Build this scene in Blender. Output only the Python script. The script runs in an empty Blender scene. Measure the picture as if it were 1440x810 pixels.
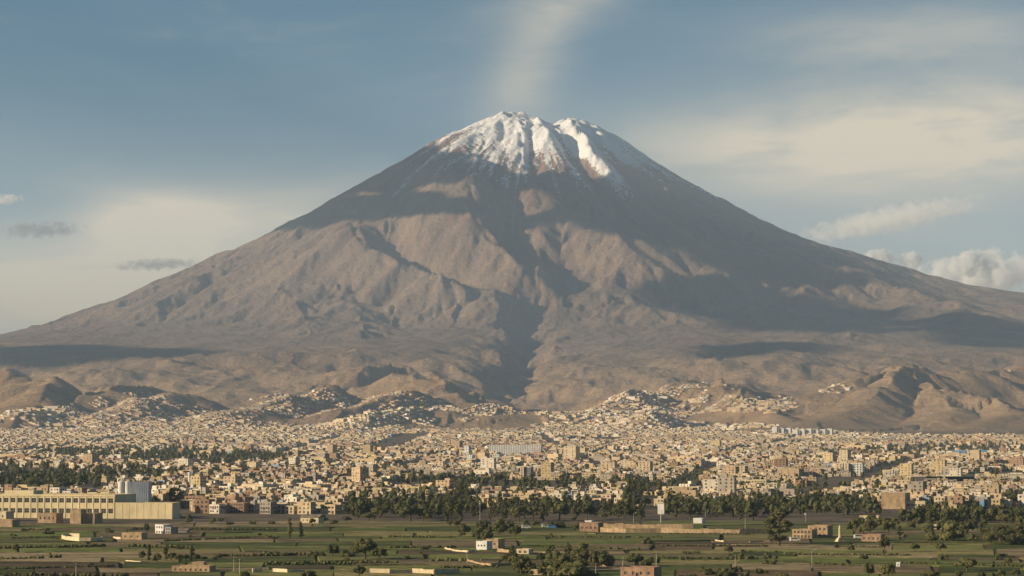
import bpy, bmesh, math, random
import numpy as np
from mathutils import Vector, Matrix

sc = bpy.context.scene
COL = sc.collection
rng = np.random.default_rng(7)
random.seed(7)

# ------------------------------------------------------------------ camera
F, W0, H0 = 3600.0, 1440.0, 810.0          # focal length and size of the photograph in its own pixels
CAM_Z, HORIZON = 47.0, 622.0               # a hill look-out above the fields
PITCH = math.atan((HORIZON - H0 / 2) / F)
cam = bpy.data.cameras.new('camera')
cam.sensor_width = 36.0
cam.lens = 36.0 * F / W0
cam.clip_start, cam.clip_end = 5.0, 120000.0
camo = bpy.data.objects.new('camera', cam)
camo.location = (0, 0, CAM_Z)
camo.rotation_euler = (math.pi / 2 + PITCH, 0, 0)
COL.objects.link(camo)
sc.camera = camo

# ------------------------------------------------------------------ light
SUN_AZ, SUN_EL = math.radians(74), math.radians(17)    # azimuth: from behind the camera towards the left
SUN = Vector((-math.sin(SUN_AZ) * math.cos(SUN_EL), -math.cos(SUN_AZ) * math.cos(SUN_EL), math.sin(SUN_EL)))
EXPOSURE = 0.56
sun = bpy.data.lights.new('sun', 'SUN')
sun.energy, sun.angle, sun.color = 4.8, math.radians(0.53), (1.0, 0.80, 0.54)
suno = bpy.data.objects.new('sun', sun)
suno.rotation_euler = SUN.to_track_quat('Z', 'Y').to_euler()
suno.location = (0, 0, 3000)
COL.objects.link(suno)

sc.view_settings.view_transform = 'Standard'
sc.view_settings.look = 'None'
sc.view_settings.exposure = EXPOSURE
sc.view_settings.gamma = 1.0
sc.view_settings.use_curve_mapping = False
sc.cycles.max_bounces = 5
sc.cycles.diffuse_bounces = 2
sc.cycles.glossy_bounces = 2
sc.cycles.volume_bounces = 4
sc.cycles.volume_max_steps = 256
sc.cycles.transparent_max_bounces = 16
sc.cycles.use_denoising = True
sc.cycles.sample_clamp_indirect = 4.0

class NT:
    """short hand for building node trees"""
    def __init__(s, tree):
        s.t = tree; s.n = tree.nodes; s.l = tree.links
    def add(s, kind, **kw):
        n = s.n.new(kind)
        for k, v in kw.items(): setattr(n, k, v)
        return n
    def val(s, sock, v):
        if isinstance(v, bpy.types.NodeSocket): s.l.new(v, sock)
        elif v is not None: sock.default_value = v
    def math(s, op, a, b=None, c=None, clamp=False):
        n = s.add('ShaderNodeMath', operation=op, use_clamp=clamp)
        s.val(n.inputs[0], a); s.val(n.inputs[1], b)
        if c is not None: s.val(n.inputs[2], c)
        return n.outputs[0]
    def mix(s, f, a, b, blend='MIX'):
        n = s.add('ShaderNodeMix', data_type='RGBA', blend_type=blend)
        s.val(n.inputs[0], f); s.val(n.inputs[6], a); s.val(n.inputs[7], b)
        return n.outputs[2]
    def step(s, v, a, b, lo=0.0, hi=1.0):
        n = s.add('ShaderNodeMapRange', interpolation_type='SMOOTHSTEP')
        s.val(n.inputs[0], v); s.val(n.inputs[1], a); s.val(n.inputs[2], b); s.val(n.inputs[3], lo); s.val(n.inputs[4], hi)
        return n.outputs[0]
    def noise(s, vec, scale, detail=4.0, rough=0.55, dist=0.0):
        n = s.add('ShaderNodeTexNoise')
        if vec is not None: s.l.new(vec, n.inputs['Vector'])
        n.inputs['Scale'].default_value = scale; n.inputs['Detail'].default_value = detail
        n.inputs['Roughness'].default_value = rough; n.inputs['Distortion'].default_value = dist
        return n.outputs['Fac']
    def comb(s, x, y, z):
        n = s.add('ShaderNodeCombineXYZ')
        s.val(n.inputs[0], x); s.val(n.inputs[1], y); s.val(n.inputs[2], z)
        return n.outputs[0]

# ------------------------------------------------------------------ sky
def build_world():
    w = bpy.data.worlds.new('World'); sc.world = w; w.use_nodes = True
    t = NT(w.node_tree); t.n.clear()
    out = t.add('ShaderNodeOutputWorld'); bg = t.add('ShaderNodeBackground')
    sky = t.add('ShaderNodeTexSky', sky_type='NISHITA', sun_disc=False)
    sky.sun_elevation = SUN_EL
    sky.sun_rotation = math.atan2(SUN.x, SUN.y)
    sky.altitude = 3000; sky.air_density = 0.9; sky.dust_density = 0.3; sky.ozone_density = 1.2
    tc = t.add('ShaderNodeTexCoord')
    sp = t.add('ShaderNodeSeparateXYZ'); t.l.new(tc.outputs['Generated'], sp.inputs[0])
    az = t.math('ARCTAN2', sp.outputs[0], sp.outputs[1])
    el = t.math('ARCSINE', sp.outputs[2])
    # high thin cloud, everywhere on the sky: streaks that lean to the right
    u = t.math('ADD', az, t.math('MULTIPLY', el, -0.35))
    streak = t.noise(t.comb(u, t.math('MULTIPLY', el, 4.2), 0.0), 9.0, 8.0, 0.62, 0.7)
    broad = t.noise(t.comb(az, t.math('MULTIPLY', el, 2.2), 3.7), 4.2, 3.0, 0.5, 0.3)
    fine = t.noise(t.comb(u, t.math('MULTIPLY', el, 5.0), 8.1), 26.0, 5.0, 0.6, 0.8)
    def blob(px, py, rx, ry, lean=0.0, power=1.0):
        a0, e0 = (px - 720) / F, (HORIZON - py) / F
        dx = t.math('SUBTRACT', az, a0); dy = t.math('SUBTRACT', el, e0)
        dx = t.math('ADD', dx, t.math('MULTIPLY', dy, -lean))
        dx = t.math('MULTIPLY', dx, F / rx); dy = t.math('MULTIPLY', dy, F / ry)
        q = t.math('ADD', t.math('MULTIPLY', dx, dx), t.math('MULTIPLY', dy, dy))
        return t.math('MULTIPLY', t.math('EXPONENT', t.math('MULTIPLY', q, -1.0)), power)
    cover = t.math('MULTIPLY', t.step(streak, 0.52, 0.8), 0.16)
    cover = t.math('ADD', cover, t.math('MULTIPLY', t.step(broad, 0.55, 0.85), 0.08))
    for b in BLOBS:
        m = blob(*b)
        m = t.math('MULTIPLY', m, t.step(t.math('ADD', t.math('MULTIPLY', streak, 0.6), t.math('MULTIPLY', fine, 0.4)), 0.25, 0.62, 0.45, 1.15))
        cover = t.math('ADD', cover, m)
    # veil thickening towards the horizon
    le = t.math('MULTIPLY', t.math('MAXIMUM', el, 0.0), 11.5)
    low = t.math('EXPONENT', t.math('MULTIPLY', t.math('MULTIPLY', le, le), -1.0))
    cover = t.math('ADD', cover, t.math('MULTIPLY', low, t.step(broad, 0.2, 0.7, 0.65, 1.05)))
    cover = t.math('MULTIPLY', cover, 0.9, clamp=True)
    cover = t.math('MINIMUM', cover, 0.93)
    skyc = t.mix(1.0, sky.outputs[0], (SKY_S * 0.10, SKY_S * 0.70, SKY_S * 0.82, 1), 'MULTIPLY')
    veil = t.mix(t.step(el, 0.09, 0.03), CIRRUS, CIRRUS_LOW)         # dustier, warmer cloud towards the horizon
    col = t.mix(cover, skyc, veil)
    t.l.new(col, bg.inputs[0]); bg.inputs[1].default_value = 1.0
    t.l.new(bg.outputs[0], out.inputs[0])
SKY_S = 0.05
CIRRUS = (0.63, 0.525, 0.37, 1)
CIRRUS_LOW = (0.46, 0.355, 0.21, 1)
# thin cloud seen in the photograph: pixel centre, radii, lean, amount
BLOBS = [(755, 75, 50, 105, 0.45, 0.34), (735, 130, 60, 50, 0.0, 0.14), (790, 0, 95, 60, 0.8, 0.30), (1360, 185, 320, 75, 0.0, 0.85), (1130, 212, 230, 42, 0.0, 0.55),
         (1330, 50, 260, 45, 0.5, 0.4), (1200, 265, 230, 30, 0.0, 0.25), (225, 322, 90, 46, 0.0, 0.9), (400, 310, 170, 48, 0.0, 0.5), (90, 400, 280, 55, 0.0, 0.7)]
build_world()

# ------------------------------------------------------------------ terrain: height as a function of the ground position
def hash2(ix, iy, k):
    n = (ix.astype(np.int64) * 374761393 + iy.astype(np.int64) * 668265263 + k * 1274126177) & 0x7fffffff
    n = ((n ^ (n >> 13)) * 1274126177) & 0x7fffffff
    n = n ^ (n >> 16)
    return (n & 0xffff).astype(np.float32) / 65535.0
def vnoise(x, y, k=0):
    ix, iy = np.floor(x), np.floor(y)
    fx, fy = (x - ix).astype(np.float32), (y - iy).astype(np.float32)
    fx = fx * fx * (3 - 2 * fx); fy = fy * fy * (3 - 2 * fy)
    a, b = hash2(ix, iy, k), hash2(ix + 1, iy, k)
    c, d = hash2(ix, iy + 1, k), hash2(ix + 1, iy + 1, k)
    return (a + (b - a) * fx) * (1 - fy) + (c + (d - c) * fx) * fy
def fbm(x, y, octaves=4, k=0, gain=0.5):
    s, a, t = 0.0, 1.0, 0.0
    for o in range(octaves):
        s = s + a * (vnoise(x, y, k + o) - 0.5); t += a
        x, y = x * 2.03 + 17.1, y * 2.03 - 9.7; a *= gain
    return s / t * 2

VX, VY = 110.0, 21000.0                      # centre of the volcano
PXM = VY / F                                 # metres to a photo pixel there
def table(pts):
    return np.array([p[0] for p in pts], float), np.array([p[1] for p in pts], float)
def silh(pts):                               # silhouette pixels -> (radius, height)
    return [(abs(x - 738.86) * PXM, CAM_Z + (HORIZON - y) * PXM) for x, y in pts]
FRONT_FAR = [(8000, 487), (9500, 262), (11000, 140), (13000, 78), (15000, 42), (17200, 15), (18800, 1), (19400, 0), (40000, 0)]
P_LEFT = table([(0, 2732)] + silh([(712, 161.5), (690, 166), (660, 179), (625, 195), (600, 207), (560, 232), (520, 255), (480, 279), (460, 289), (440, 301), (400, 323),
               (360, 344), (300, 373), (250, 396), (200, 417), (150, 438), (100, 454), (60, 469), (40, 477)]) + [(4300, 845), (5500, 700), (6500, 600)] + FRONT_FAR)
P_RIGHT = table([(0, 2732)] + silh([(765, 165), (800, 168), (820, 173), (840, 180), (870, 197), (900, 217), (920, 231), (950, 248), (1000, 278), (1050, 306), (1100, 332), (1150, 352),
               (1200, 365), (1250, 381), (1300, 396), (1350, 408), (1400, 416), (1440, 421)]) + [(4600, 1180), (5500, 1090), (6500, 950)] + FRONT_FAR)
P_FRONT = table([(0, 2732), (150, 2690), (400, 2620), (816, 2455), (1516, 2052), (2000, 1775), (2600, 1465), (3200, 1195), (3940, 930), (4600, 800), (5500, 700), (6500, 605)] + FRONT_FAR)
def base_height(x, y):
    dx, dy = x - VX, y - VY
    r = np.hypot(dx, dy) + 1e-6
    s = dx / r
    wl, wr = np.where(s < 0, s * s, 0), np.where(s > 0, s * s, 0)
    zl, zr, zf = (np.interp(r, *p) for p in (P_LEFT, P_RIGHT, P_FRONT))
    z = wl * zl + wr * zr + (1 - wl - wr) * zf
    back = np.clip((dy - 2500) / 9000, 0, 1)              # land behind the volcano sinks away
    return z * (1 - back * 0.55)

def cam_ray(px, py):
    v = Vector(((px - W0 / 2) / F, (H0 / 2 - py) / F, -1.0))
    v.rotate(camo.rotation_euler)
    return v.x / v.y, v.z / v.y                           # sideways and upwards per metre of distance
def march(fn, px, py, d0=500.0, d1=30000.0, n=3000):
    """where the line of sight through a photo pixel first meets the ground"""
    a, b = cam_ray(px, py)
    d = np.geomspace(d0, d1, n)
    h = fn(a * d, d) - (CAM_Z + b * d)
    k = np.argmax(h > 0)
    if h[k] <= 0: return np.array((a * d[-1], d[-1]))
    if k == 0: return np.array((a * d[0], d[0]))
    f = h[k - 1] / (h[k - 1] - h[k])
    dd = d[k - 1] + (d[k] - d[k - 1]) * f
    return np.array((a * dd, dd))

# ridges of the foothills: crest as (pixel x, pixel y, distance), half width of its left and right flank in metres
FOOTHILLS = [
    ([(1130, 566, 9300), (1190, 537, 9700), (1262, 511, 10000), (1300, 519, 10300), (1360, 526, 10700)], 330, 430),
    ([(1258, 512, 9950), (1232, 543, 9400), (1205, 575, 8800), (1160, 600, 8300)], 230, 200),
    ([(1290, 540, 9600), (1310, 566, 9100), (1350, 588, 8500)], 200, 190),
    ([(1150, 592, 8250), (1192, 585, 8300), (1225, 594, 8350)], 150, 120),
    ([(1330, 553, 9200), (1395, 560, 9100), (1440, 584, 8600), (1475, 596, 8300)], 200, 170),
    ([(1385, 527, 10700), (1430, 520, 10900), (1500, 519, 11000)], 260, 300),
    ([(1395, 600, 8200), (1430, 588, 8400), (1470, 580, 8600)], 150, 130),
    ([(926, 572, 8650), (918, 584, 8400)], 85, 85),
    ([(1005, 541, 9800), (1030, 546, 9700)], 130, 160),
    ([(1040, 560, 9100), (1075, 572, 8800), (1120, 590, 8400)], 140, 110),
    ([(560, 520, 11100), (593, 523, 10800), (606, 533, 10400), (640, 551, 9900), (686, 571, 9200)], 300, 210),
    ([(500, 508, 11800), (545, 503, 12000), (575, 506, 11900)], 260, 150),
    ([(655, 517, 11300), (668, 528, 10900)], 150, 140),
    ([(310, 590, 8600), (345, 573, 9000), (400, 559, 9300), (455, 550, 9600)], 210, 170),
    ([(480, 575, 9000), (545, 560, 9300), (590, 556, 9500)], 190, 150),
    ([(-60, 528, 10000), (10, 526, 9900), (50, 530, 9700), (78, 548, 9300), (60, 566, 8900)], 330, 240),
    ([(40, 582, 8600), (58, 574, 8750)], 120, 90),
    ([(120, 560, 9300), (165, 545, 9800), (200, 540, 10000)], 230, 260),
    ([(170, 573, 8800), (215, 562, 9200), (250, 555, 9500)], 190, 220),
    ([(845, 578, 8900), (885, 556, 9600), (930, 540, 10200), (1000, 528, 10700)], 160, 330),
    ([(880, 553, 9600), (960, 546, 9700), (1040, 551, 9600)], 300, 300),
    ([(540, 580, 8500), (600, 574, 8700), (640, 578, 8700)], 150, 120),
    ([(700, 584, 8700), (750, 580, 8800), (830, 582, 8800)], 200, 200),
]
# spurs on the volcano: crest in photo pixels, height (negative: gully), width of the left and right flank, all in metres
SPURS = [
    ([(712, 166), (728, 195), (744, 232)], 30, 120, 55),
    ([(742, 172), (772, 205), (800, 238)], 40, 110, 60),
    ([(772, 178), (806, 215), (838, 250)], -55, 60, 90),
    ([(797, 174), (822, 205), (846, 238), (870, 270)], 60, 70, 130),
    ([(835, 184), (862, 210), (893, 240)], 22, 60, 90),
    ([(725, 185), (746, 215), (760, 250)], -30, 50, 60),
    ([(640, 200), (622, 250), (600, 300), (585, 345), (600, 400)], 45, 260, 240),
    ([(672, 235), (655, 275), (664, 318), (700, 365), (745, 404), (735, 425)], 105, 330, 200),
    ([(700, 280), (705, 325), (745, 375), (762, 405)], -85, 150, 190),
    ([(738, 330), (750, 372), (772, 396), (765, 425)], 60, 90, 120),
    ([(785, 325), (800, 360), (792, 385)], -50, 100, 120),
    ([(830, 320), (870, 355), (905, 385), (920, 410)], 75, 330, 240),
    ([(505, 322), (497, 343), (515, 372), (570, 404), (622, 433), (640, 445)], 85, 330, 200),
    ([(545, 338), (550, 362), (590, 396), (650, 427)], -85, 130, 170),
    ([(920, 330), (960, 365), (1010, 400), (1040, 430)], 55, 260, 260),
    ([(560, 445), (640, 430), (705, 438), (716, 468)], 60, 300, 190),
    ([(735, 430), (740, 465), (735, 500)], -60, 110, 140),
    ([(800, 430), (880, 432), (950, 455)], 45, 260, 220),
    ([(420, 330), (400, 370), (415, 410), (440, 440)], 18, 260, 240),
    ([(300, 385), (260, 410), (215, 442)], 45, 200, 160),
    ([(395, 420), (425, 445), (440, 470)], 45, 220, 160),
    ([(470, 420), (500, 450), (520, 475)], 40, 220, 150),
    ([(1000, 300), (1080, 360), (1150, 400)], 40, 220, 220),
    ([(1100, 345), (1200, 395), (1290, 425)], 40, 200, 220),
    ([(1010, 435), (1100, 455), (1200, 475)], 40, 300, 200),
    ([(1230, 400), (1330, 440), (1400, 460)], 35, 260, 200),
]
def poly_field(x, y, pts, vals, wl, wr, taper=0.18):
    """value of the nearest crest point and fall-off across the two flanks; flank 'right' lies right of the crest run downhill"""
    best = np.full(x.shape, 1e12); val = np.zeros(x.shape); wide = np.ones(x.shape)
    seg = [math.hypot(pts[i + 1][0] - pts[i][0], pts[i + 1][1] - pts[i][1]) for i in range(len(pts) - 1)]
    tot, run = sum(seg), 0.0
    for i, L in enumerate(seg):
        ax, ay = pts[i]; bx, by = pts[i + 1]
        ux, uy = (bx - ax) / L, (by - ay) / L
        t = np.clip((x - ax) * ux + (y - ay) * uy, 0, L)
        ex, ey = x - (ax + ux * t), y - (ay + uy * t)
        d = np.hypot(ex, ey)
        m = d < best
        v = vals[i] + (vals[i + 1] - vals[i]) * t / L
        w = np.where(ex > 0, wr, wl)
        best = np.where(m, d, best); val = np.where(m, v, val); wide = np.where(m, w, wide)
        run += L
    q = best / wide
    return val * np.exp(-q * q * 0.9 - 0.25 * q)
def prep():
    hills, spurs = [], []
    for crest, wl, wr in FOOTHILLS:
        pts, vals = [], []
        for px, py, d in crest:
            a, b = cam_ray(px, py)
            pts.append((a * d, d)); vals.append(max(CAM_Z + b * d - float(base_height(np.array(a * d), np.array(d))), 8.0))
        hills.append((pts, vals, wl * 0.85, wr * 0.8))
    for crest, h, wl, wr in SPURS:
        pts = [tuple(march(base_height, px, py, 9000)) for px, py in crest]
        n = len(pts)
        vals = [1.7 * h * (0.35 if i == 0 else 0.5 if i == n - 1 else 1.0) for i in range(n)]
        spurs.append((pts, vals, wl, wr))
    return hills, spurs
HILLS, SPUR_W = prep()

def boxed(x, y, pts, margin):
    px, py = [p[0] for p in pts], [p[1] for p in pts]
    return (x > min(px) - margin) & (x < max(px) + margin) & (y > min(py) - margin) & (y < max(py) + margin)
def shape_height(x, y):
    z = base_height(x, y)
    wx = x + 90 * fbm(x / 700, y / 700, 3, 40); wy = y + 90 * fbm(x / 700, y / 700, 3, 50)
    top = np.zeros(x.shape)
    for pts, vals, wl, wr in HILLS:
        m = boxed(x, y, pts, 3.2 * max(wl, wr))
        if not m.any(): continue
        f = poly_field(wx[m], wy[m], pts, vals, wl, wr)
        g = top[m]; k = 22.0                                  # smooth maximum
        top[m] = np.maximum(f, g) + np.exp(-np.abs(f - g) / k) * k * 0.25 * (np.minimum(f, g) > 1)
    z = z + top
    for pts, vals, wl, wr in SPUR_W:
        m = boxed(x, y, pts, 3.2 * max(wl, wr))
        if m.any(): z[m] = z[m] + poly_field(wx[m], wy[m], pts, vals, wl, wr)
    for pts, vals, wl, wr in CREST:
        m = boxed(x, y, pts, 3.2 * max(wl, wr))
        if m.any(): z[m] = z[m] + poly_field(x[m], y[m], pts, vals, wl, wr)
    # the wide ravine below the volcano
    m = (y > 8500) & (y < 16500) & (np.abs(x) < 2500)
    if m.any(): z[m] = z[m] + poly_field(wx[m], wy[m], RAVINE, RAVINE_D, 380.0, 620.0)
    # far ridge behind the left shoulder
    m = y > 25500
    if m.any(): z[m] = np.maximum(z[m], 1130 * np.exp(-((x[m] + 6250) / 1150) ** 2 - ((y[m] - 29500) / 1300) ** 2) + 60 * fbm(x[m] / 500, y[m] / 500, 3, 77) - 30)
    return z
# crater rim: the two summits and the notch between them (ground positions)
CREST = [([(330, 21900), (322, 21250), (330, 20850), (370, 20600)], [-30, -55, -60, -45], 65, 75), ([(-30, 21250), (-30, 20900)], [30, 30], 120, 110), ([(455, 21200), (470, 20850)], [4, 4], 70, 120)]
RAVINE = [tuple(march(base_height, px, py, 8000)) for px, py in [(742, 468), (752, 500), (745, 530), (738, 555), (742, 572)]]
RAVINE_D = [-45, -110, -180, -205, -130]

def gullies(x, y, gx, gy, wave, seed):
    """stripes that run down the slope, in jittered cells (erosion pattern); returns height -1..1"""
    px, py = x / wave, y / wave
    ix, iy = np.floor(px), np.floor(py)
    n = np.hypot(gx, gy) + 1e-6
    dx, dy = -gy / n, gx / n
    va, wt = 0.0, 0.0
    sx, sy = 0.0, 0.0
    for i in (-1, 0, 1):
        for j in (-1, 0, 1):
            cx, cy = ix + i, iy + j
            ox = px - cx - hash2(cx, cy, seed); oy = py - cy - hash2(cx, cy, seed + 1)
            w = np.exp(-2.2 * (ox * ox + oy * oy))
            ph = (ox * dx + oy * dy) * 2 * math.pi
            va = va + np.cos(ph) * w; s = -np.sin(ph) * w
            sx = sx + s * dx; sy = sy + s * dy; wt = wt + w
    return va / wt, sx / wt, sy / wt

def detail(x, y, z, gx, gy):
    """erosion and fine relief on top of the large shapes (needs the slope)"""
    slope = np.hypot(gx, gy)
    d = np.zeros(x.shape)
    mtn = np.clip((y - 8200) / 1500, 0, 1)
    amt = np.clip((slope - 0.04) / 0.30, 0, 1) * mtn * (0.7 + 0.3 * np.clip((y - 11000) / 2000, 0, 1))
    ax, ay = gx.copy(), gy.copy()
    for k, (wave, amp) in enumerate([(620, 28), (330, 20), (170, 12.5), (88, 7), (46, 3.4)]):
        far = 1.0
        h, sx, sy = gullies(x + 60 * vnoise(x / 500, y / 500, 9), y + 60 * vnoise(x / 500, y / 500, 11), ax, ay, wave, 100 + 7 * k)
        d += h * amp * amt * far
        ax += sx * amp * amt * 2 * math.pi / wave * 0.8; ay += sy * amp * amt * 2 * math.pi / wave * 0.8
    # hummocky lava ground on the lower apron
    humm = np.clip((y - 9500) / 1500, 0, 1) * np.clip((1500 - z) / 500, 0, 1)
    rid = 1 - 2 * np.abs(fbm(x / 330, y / 420, 4, 60))
    d += humm * (13 * fbm(x / 260, y / 300, 4, 21) + 7 * (rid - 0.6) + 16 * fbm(x / 900, y / 900, 3, 23))
    # rolling wrinkled foothills between the city and the apron
    roll = np.clip((y - 8700) / 1300, 0, 1) * np.clip((15200 - y) / 2500, 0, 1)
    bil = 1 - np.abs(fbm((x + 0.35 * y) / 760, y / 900, 4, 81)) * 2.4
    d += roll * (46 * (bil - 0.45) + 20 * (1 - 2.4 * np.abs(fbm(x / 300, y / 340, 3, 85)) - 0.45))
    d += mtn * 2.2 * fbm(x / 60, y / 60, 3, 31)
    return d

def make_grid():
    ys = np.concatenate([np.linspace(300, 1600, 40, False), np.geomspace(1600, 8000, 120, False), np.geomspace(8000, 19000, 330, False),
                         np.linspace(19000, 21600, 190, False), np.linspace(21600, 24000, 20, False), np.linspace(24000, 34000, 36)])
    us = np.linspace(-1, 1, 860)
    wid = 0.262 * ys + 420
    X = us[None, :] * wid[:, None]; Y = np.repeat(ys[:, None], len(us), 1)
    return us, ys, wid, X, Y
GU, GY, GW, TX, TY = make_grid()
def grad(Z):
    zu = np.gradient(Z, GU, axis=1); zv = np.gradient(Z, GY, axis=0)
    wv = np.gradient(GW, GY)
    zx = zu / GW[:, None]
    zy = zv - zx * (GU[None, :] * wv[:, None])
    return zx, zy
TZ = shape_height(TX.ravel(), TY.ravel()).reshape(TX.shape)
gx_, gy_ = grad(TZ)
TZ = TZ + detail(TX.ravel(), TY.ravel(), TZ.ravel(), gx_.ravel(), gy_.ravel()).reshape(TX.shape)
def ground(x, y):
    """height of the finished ground (bilinear on its grid); arrays or numbers"""
    x, y = np.asarray(x, float), np.asarray(y, float)
    v = np.interp(y, GY, np.arange(len(GY)))
    j = np.clip(v.astype(int), 0, len(GY) - 2); fv = v - j
    w = np.interp(y, GY, GW)
    u = np.clip((x / w + 1) / 2 * (len(GU) - 1), 0, len(GU) - 1.001)
    i = u.astype(int); fu = u - i
    return ((TZ[j, i] * (1 - fu) + TZ[j, i + 1] * fu) * (1 - fv) + (TZ[j + 1, i] * (1 - fu) + TZ[j + 1, i + 1] * fu) * fv)

def at(px, py, d0=450.0):
    p = march(ground, px, py, d0)
    return float(p[0]), float(p[1]), float(ground(p[0], p[1]))

def mesh_from(name, verts, faces, smooth=False, quads=True):
    """mesh from numpy arrays of vertices and faces of one size"""
    me = bpy.data.meshes.new(name)
    verts = np.ascontiguousarray(verts, np.float32); faces = np.ascontiguousarray(faces, np.int32)
    k = faces.shape[1]
    me.vertices.add(len(verts)); me.vertices.foreach_set('co', verts.ravel())
    me.loops.add(faces.size); me.loops.foreach_set('vertex_index', faces.ravel())
    me.polygons.add(len(faces)); me.polygons.foreach_set('loop_start', np.arange(0, faces.size, k, dtype=np.int32))
    me.polygons.foreach_set('use_smooth', np.full(len(faces), smooth, bool))
    me.update(calc_edges=True)
    me.validate()
    return me
def link(name, me, mats=(), parent=None, **props):
    o = bpy.data.objects.new(name, me)
    COL.objects.link(o)
    if me is not None:
        for m in ([mats] if isinstance(mats, bpy.types.Material) else mats):
            if len(me.materials) < (1 if isinstance(mats, bpy.types.Material) else len(mats)): me.materials.append(m)
    if parent is not None: o.parent = parent
    for k, v in props.items(): o[k] = v
    return o

# ------------------------------------------------------------------ materials
def new_mat(name, rough=0.9, spec=0.2):
    m = bpy.data.materials.new(name); m.use_nodes = True
    t = NT(m.node_tree)
    b = t.n['Principled BSDF']
    b.inputs['Roughness'].default_value = rough; b.inputs['Specular IOR Level'].default_value = spec
    return m, t, b
def ground_material():
    m, t, b = new_mat('volcano_ground', 0.95, 0.1)
    geo = t.add('ShaderNodeNewGeometry')
    P = geo.outputs['Position']
    sp = t.add('ShaderNodeSeparateXYZ'); t.l.new(P, sp.inputs[0])
    n1 = t.noise(P, 0.0016, 5.0, 0.6); n2 = t.noise(P, 0.011, 5.0, 0.65); n3 = t.noise(P, 0.05, 4.0, 0.6)
    sand = t.mix(t.step(n1, 0.35, 0.65), (0.32, 0.215, 0.125, 1), (0.42, 0.295, 0.178, 1))
    ash = t.mix(t.step(n1, 0.35, 0.65), (0.205, 0.142, 0.102, 1), (0.28, 0.198, 0.14, 1))
    rock = t.mix(t.step(n2, 0.35, 0.65), (0.15, 0.118, 0.10, 1), (0.24, 0.185, 0.145, 1))
    hi = t.math('ADD', sp.outputs[2], t.math('MULTIPLY', t.math('SUBTRACT', n1, 0.5), 500.0))
    c = t.mix(t.step(hi, 250.0, 620.0), sand, ash)
    c = t.mix(t.math('MULTIPLY', t.step(n2, 0.5, 0.66), 0.65), c, rock)
    # scree and ash lying in streaks down the slopes
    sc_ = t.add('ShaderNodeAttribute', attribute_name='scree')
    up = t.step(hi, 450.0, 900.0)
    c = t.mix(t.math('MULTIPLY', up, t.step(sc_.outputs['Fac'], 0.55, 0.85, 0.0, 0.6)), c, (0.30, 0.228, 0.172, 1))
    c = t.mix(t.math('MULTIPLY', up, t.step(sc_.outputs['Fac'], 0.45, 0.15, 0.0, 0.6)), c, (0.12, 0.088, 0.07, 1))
    # red-brown scree below the snow
    red = t.math('MULTIPLY', t.step(hi, 1950.0, 2350.0), 0.7)
    c = t.mix(red, c, (0.27, 0.155, 0.10, 1))
    # scrub on the lower apron
    scrub = t.math('MULTIPLY', t.step(n3, 0.5, 0.62), t.math('MULTIPLY', t.step(hi, 1500.0, 900.0), t.step(hi, 280.0, 450.0)))
    c = t.mix(t.math('MULTIPLY', scrub, 0.5), c, (0.13, 0.115, 0.08, 1))
    # town soil and fields close by
    town = t.mix(t.step(n3, 0.4, 0.6), (0.125, 0.10, 0.072, 1), (0.20, 0.155, 0.11, 1))
    c = t.mix(t.step(sp.outputs[1], 8600.0, 7600.0), c, town)
    grass = t.mix(t.step(n3, 0.35, 0.62), (0.07, 0.08, 0.026, 1), (0.13, 0.125, 0.048, 1))
    grass = t.mix(t.step(t.noise(P, 0.022, 5.0, 0.65), 0.5, 0.6), grass, (0.14, 0.10, 0.06, 1))
    c = t.mix(t.step(t.math('ADD', sp.outputs[1], t.math('MULTIPLY', n2, 60.0)), 1530.0, 1490.0), c, grass)
    # snow on the summit
    at_ = t.add('ShaderNodeAttribute', attribute_name='snow')
    sn = t.math('ADD', at_.outputs['Fac'], t.math('MULTIPLY', t.math('SUBTRACT', t.noise(P, 0.035, 5.0, 0.7), 0.5), 2.1))
    sn = t.math('ADD', sn, t.math('MULTIPLY', t.math('SUBTRACT', t.noise(P, 0.012, 3.0, 0.6), 0.5), 0.9))
    sn = t.math('ADD', sn, t.math('MULTIPLY', t.math('SUBTRACT', sc_.outputs['Fac'], 0.5), 1.1))
    snow = t.math('MULTIPLY', t.step(sn, 0.40, 0.64), t.step(at_.outputs['Fac'], 0.03, 0.22))
    c = t.mix(snow, c, (0.84, 0.84, 0.85, 1))
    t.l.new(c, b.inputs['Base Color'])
    bump = t.add('ShaderNodeBump'); bump.inputs['Strength'].default_value = 0.7; bump.inputs['Distance'].default_value = 22.0
    hgt = t.math('ADD', t.noise(P, 0.024, 8.0, 0.70), t.math('MULTIPLY', t.noise(P, 0.0065, 4.0, 0.6), 1.2))
    t.l.new(hgt, bump.inputs['Height']); t.l.new(bump.outputs[0], b.inputs['Normal'])
    far = t.step(sp.outputs[1], 7500.0, 9500.0, 0.0, 1.0); t.l.new(far, bump.inputs['Strength'])
    return m
M_GROUND = ground_material()

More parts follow.
